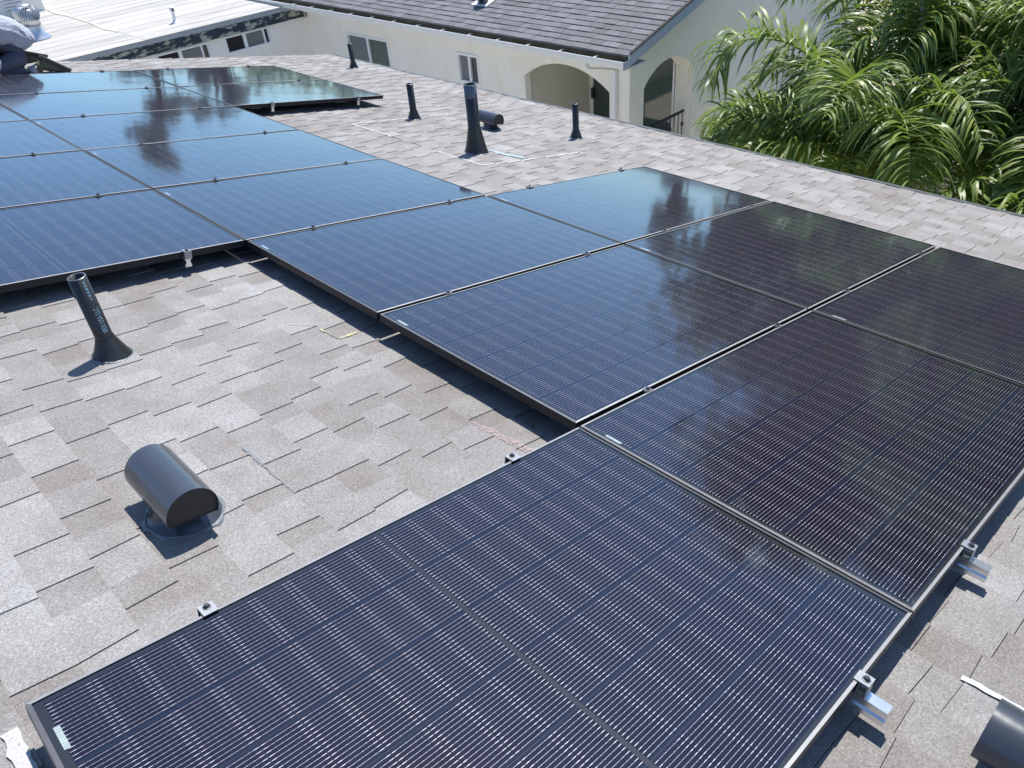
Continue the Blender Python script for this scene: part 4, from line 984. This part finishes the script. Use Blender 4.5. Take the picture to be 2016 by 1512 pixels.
# ------------------------------------------------------------------ crouching worker
pe = thing('person', 'worker in pale grey long-sleeved shirt and navy trousers kneeling bent over beyond the far panels', 'person', T((0.77, 9.05, -0.285)))
def skin_mesh(name, verts, edges, radii, root, mat, parent, sub=2):
    me = bpy.data.meshes.new(name); me.from_pydata(verts, edges, []); o = link(name, me, parent)
    sm = o.modifiers.new('skin', 'SKIN'); sm.use_smooth_shade = True
    for i, r_ in enumerate(radii):
        sv = me.skin_vertices[0].data[i]; sv.radius = r_ if isinstance(r_, tuple) else (r_, r_); sv.use_root = (i == root)
    ss = o.modifiers.new('sub', 'SUBSURF'); ss.levels = sub; ss.render_levels = sub
    dg_ = bpy.context.evaluated_depsgraph_get(); m2_ = bpy.data.meshes.new_from_object(o.evaluated_get(dg_))
    o.modifiers.clear(); o.data = m2_; m2_.materials.clear(); m2_.materials.append(mat)
    for p in m2_.polygons: p.use_smooth = True
    return o
# local: x to the right (away from the head), y away from camera, z up; origin on the roof near the knees
body_v = [(0.12, 0.02, 0.22), (-0.02, 0.0, 0.40), (-0.18, -0.02, 0.47), (-0.36, -0.03, 0.46), (-0.50, -0.03, 0.42), (-0.60, -0.03, 0.38), (-0.70, -0.03, 0.36),
          (0.10, -0.10, 0.17), (-0.30, -0.14, 0.06), (-0.30, -0.14, 0.045), (0.08, -0.12, 0.025), (0.06, 0.14, 0.22), (-0.28, 0.17, 0.06), (0.09, 0.14, 0.02)]
body_e = [(0, 1), (1, 2), (2, 3), (3, 4), (4, 5), (5, 6), (0, 7), (7, 8), (8, 9), (9, 10), (0, 11), (11, 12), (12, 13)]
body_r = [0.165, 0.15, 0.155, 0.15, 0.12, 0.06, 0.085, 0.11, 0.075, 0.065, 0.05, 0.11, 0.075, 0.05]
skin_mesh('body', body_v, body_e, body_r, 0, M['trousers'], pe)
# shirt: a loose shell over the bent torso, rucked at the hem
rings_ = []
spine = [((0.20, 0.02, 0.245), 0.15), ((0.175, 0.02, 0.30), 0.178), ((0.08, 0.01, 0.39), 0.188), ((-0.05, 0.0, 0.455), 0.19), ((-0.2, -0.02, 0.49), 0.19), ((-0.36, -0.03, 0.475), 0.18), ((-0.5, -0.03, 0.43), 0.14), ((-0.57, -0.03, 0.40), 0.085)]
def spine_at(t):
    x = t * (len(spine) - 1); k = min(int(x), len(spine) - 2); f = x - k
    return Vector(spine[k][0]).lerp(Vector(spine[k + 1][0]), f), spine[k][1] * (1 - f) + spine[k + 1][1] * f
rf = random.Random(4); folds = [(rf.uniform(0, 1), rf.uniform(0, 6.283), rf.uniform(-1.6, 1.6), rf.uniform(0.02, 0.05), rf.uniform(0.12, 0.35)) for _ in range(34)]
NR = 40
for i in range(NR + 1):
    t = i / NR; c, r_ = spine_at(t); d = (spine_at(min(1, t + 0.06))[0] - spine_at(max(0, t - 0.06))[0]).normalized(); a = Vector((0, 1, 0)); b_ = d.cross(a).normalized(); ring_ = []
    for j in range(72):
        q = 2 * math.pi * j / 72; wr = 1.0
        for ft, fq, sl_, am, ln in folds:          # pulled creases running obliquely round the back
            dt = t - ft
            if abs(dt) > ln: continue
            dq = (q - fq - sl_ * dt * 3 + math.pi) % (2 * math.pi) - math.pi
            wr += am * 1.3 * math.exp(-(dq / 0.10) ** 2) * (1 - (dt / ln) ** 2) - am * 0.5 * math.exp(-((dq - 0.2) / 0.12) ** 2) * (1 - (dt / ln) ** 2)
        ring_.append(c + (a * math.cos(q) * 1.12 + b_ * math.sin(q) * 0.86) * r_ * wr)
    rings_.append(ring_)
sb = MB(); sb.rings(rings_, cap1=True); shirt = sb.build('shirt', M['shirt'], pe)
def sleeve(y, pts):
    skin_mesh('sleeve', pts, [(i, i + 1) for i in range(len(pts) - 1)], [0.085, 0.08, 0.07, 0.062, 0.05], 0, M['shirt'], pe)
sleeve(-1, [(-0.42, -0.18, 0.42), (-0.30, -0.27, 0.30), (-0.20, -0.30, 0.20), (-0.33, -0.32, 0.10), (-0.48, -0.33, 0.05)])
sleeve(1, [(-0.42, 0.13, 0.42), (-0.36, 0.22, 0.30), (-0.33, 0.25, 0.2), (-0.45, 0.25, 0.10), (-0.56, 0.24, 0.05)])
for sy in (-0.33, 0.24):
    hv = [(-0.50, sy, 0.045), (-0.57, sy, 0.035), (-0.60, sy - 0.03, 0.03), (-0.655, sy - 0.035, 0.018), (-0.61, sy - 0.01, 0.03), (-0.67, sy - 0.01, 0.018), (-0.61, sy + 0.012, 0.03), (-0.665, sy + 0.015, 0.018), (-0.60, sy + 0.033, 0.028), (-0.645, sy + 0.038, 0.018), (-0.545, sy - 0.04, 0.03), (-0.58, sy - 0.062, 0.02)]
    skin_mesh('hand', hv, [(0, 1), (1, 2), (2, 3), (1, 4), (4, 5), (1, 6), (6, 7), (1, 8), (8, 9), (0, 10), (10, 11)], [0.028, 0.03, 0.011, 0.009, 0.011, 0.009, 0.011, 0.009, 0.010, 0.008, 0.012, 0.009], 0, M['skin'], pe)
hb = MB(); hb.rings([[(-0.80 + 0.10 * math.cos(a) * math.cos(q) , -0.03 + 0.078 * math.cos(a) * math.sin(q), 0.33 + 0.115 * math.sin(a)) for q in [2 * math.pi * j / 18 for j in range(18)]] for a in [R(-88 + 176 * i / 10) for i in range(11)]])
hb.build('head', M['skin'], pe)
hb = MB(); hb.rings([[(-0.79 + 0.106 * math.cos(a) * math.cos(q), -0.03 + 0.084 * math.cos(a) * math.sin(q), 0.345 + 0.12 * math.sin(a)) for q in [2 * math.pi * j / 18 for j in range(18)]] for a in [R(-5 + 93 * i / 7) for i in range(8)]])
hb.build('hair', M['hair'], pe)
def boot(x, y, z, yaw, tip, label=None):
    # kneeling foot: toes on the roof, heel up, sole turned up and back
    c_, s_ = math.cos(tip), math.sin(tip)
    mx = T((x, y, z)) @ RZ(yaw) @ Matrix(((c_, 0, -s_, 0), (0, -1, 0, 0), (-s_, 0, -c_, 0), (0, 0, 0, 1)))
    bv = MB(); rings_b = []
    # foot pointing back and down: heel up, sole faces the rear; local +x towards toes
    for px_, hw_, top, bot in ((-0.03, 0.040, 0.10, 0.0), (0.03, 0.047, 0.12, 0.0), (0.09, 0.047, 0.105, 0.002), (0.15, 0.05, 0.08, 0.002), (0.21, 0.05, 0.062, 0.002), (0.255, 0.042, 0.05, 0.004), (0.28, 0.018, 0.035, 0.008)):
        rings_b.append([(px_, hw_ * math.cos(q), (top + bot) / 2 + (top - bot) / 2 * math.sin(q)) for q in [2 * math.pi * j / 16 for j in range(16)]])
    bv.rings(rings_b, cap0=True, cap1=True)
    bv.tube([(0.01, 0, 0.04), (-0.01, 0, 0.10), (-0.03, 0, 0.145)], [0.048, 0.05, 0.053], 14)
    bo_ = bv.build('boot', M['boot'], pe, mx)
    s_ = MB(); pr = [(-0.05, -0.03), (0.02, -0.042), (0.1, -0.038), (0.18, -0.05), (0.25, -0.04), (0.285, -0.012), (0.285, 0.012), (0.25, 0.04), (0.18, 0.05), (0.1, 0.038), (0.02, 0.042), (-0.05, 0.03)]
    s_.rings([[(a, b_, -0.022) for a, b_ in pr], [(a, b_, 0.006) for a, b_ in pr]], cap0=True, cap1=True, smooth=False); s_.build('sole', M['sole'], bo_)
    k_ = MB(); k_.tube([(-0.025, 0, 0.12), (-0.05, 0, 0.17), (-0.085, 0, 0.20)], [0.048, 0.056, 0.05], 12); k_.build('sock', M['sock'], bo_)
boot(0.30, -0.10, 0.09, R(-6), R(40))
boot(0.17, 0.17, 0.155, R(12), R(24))
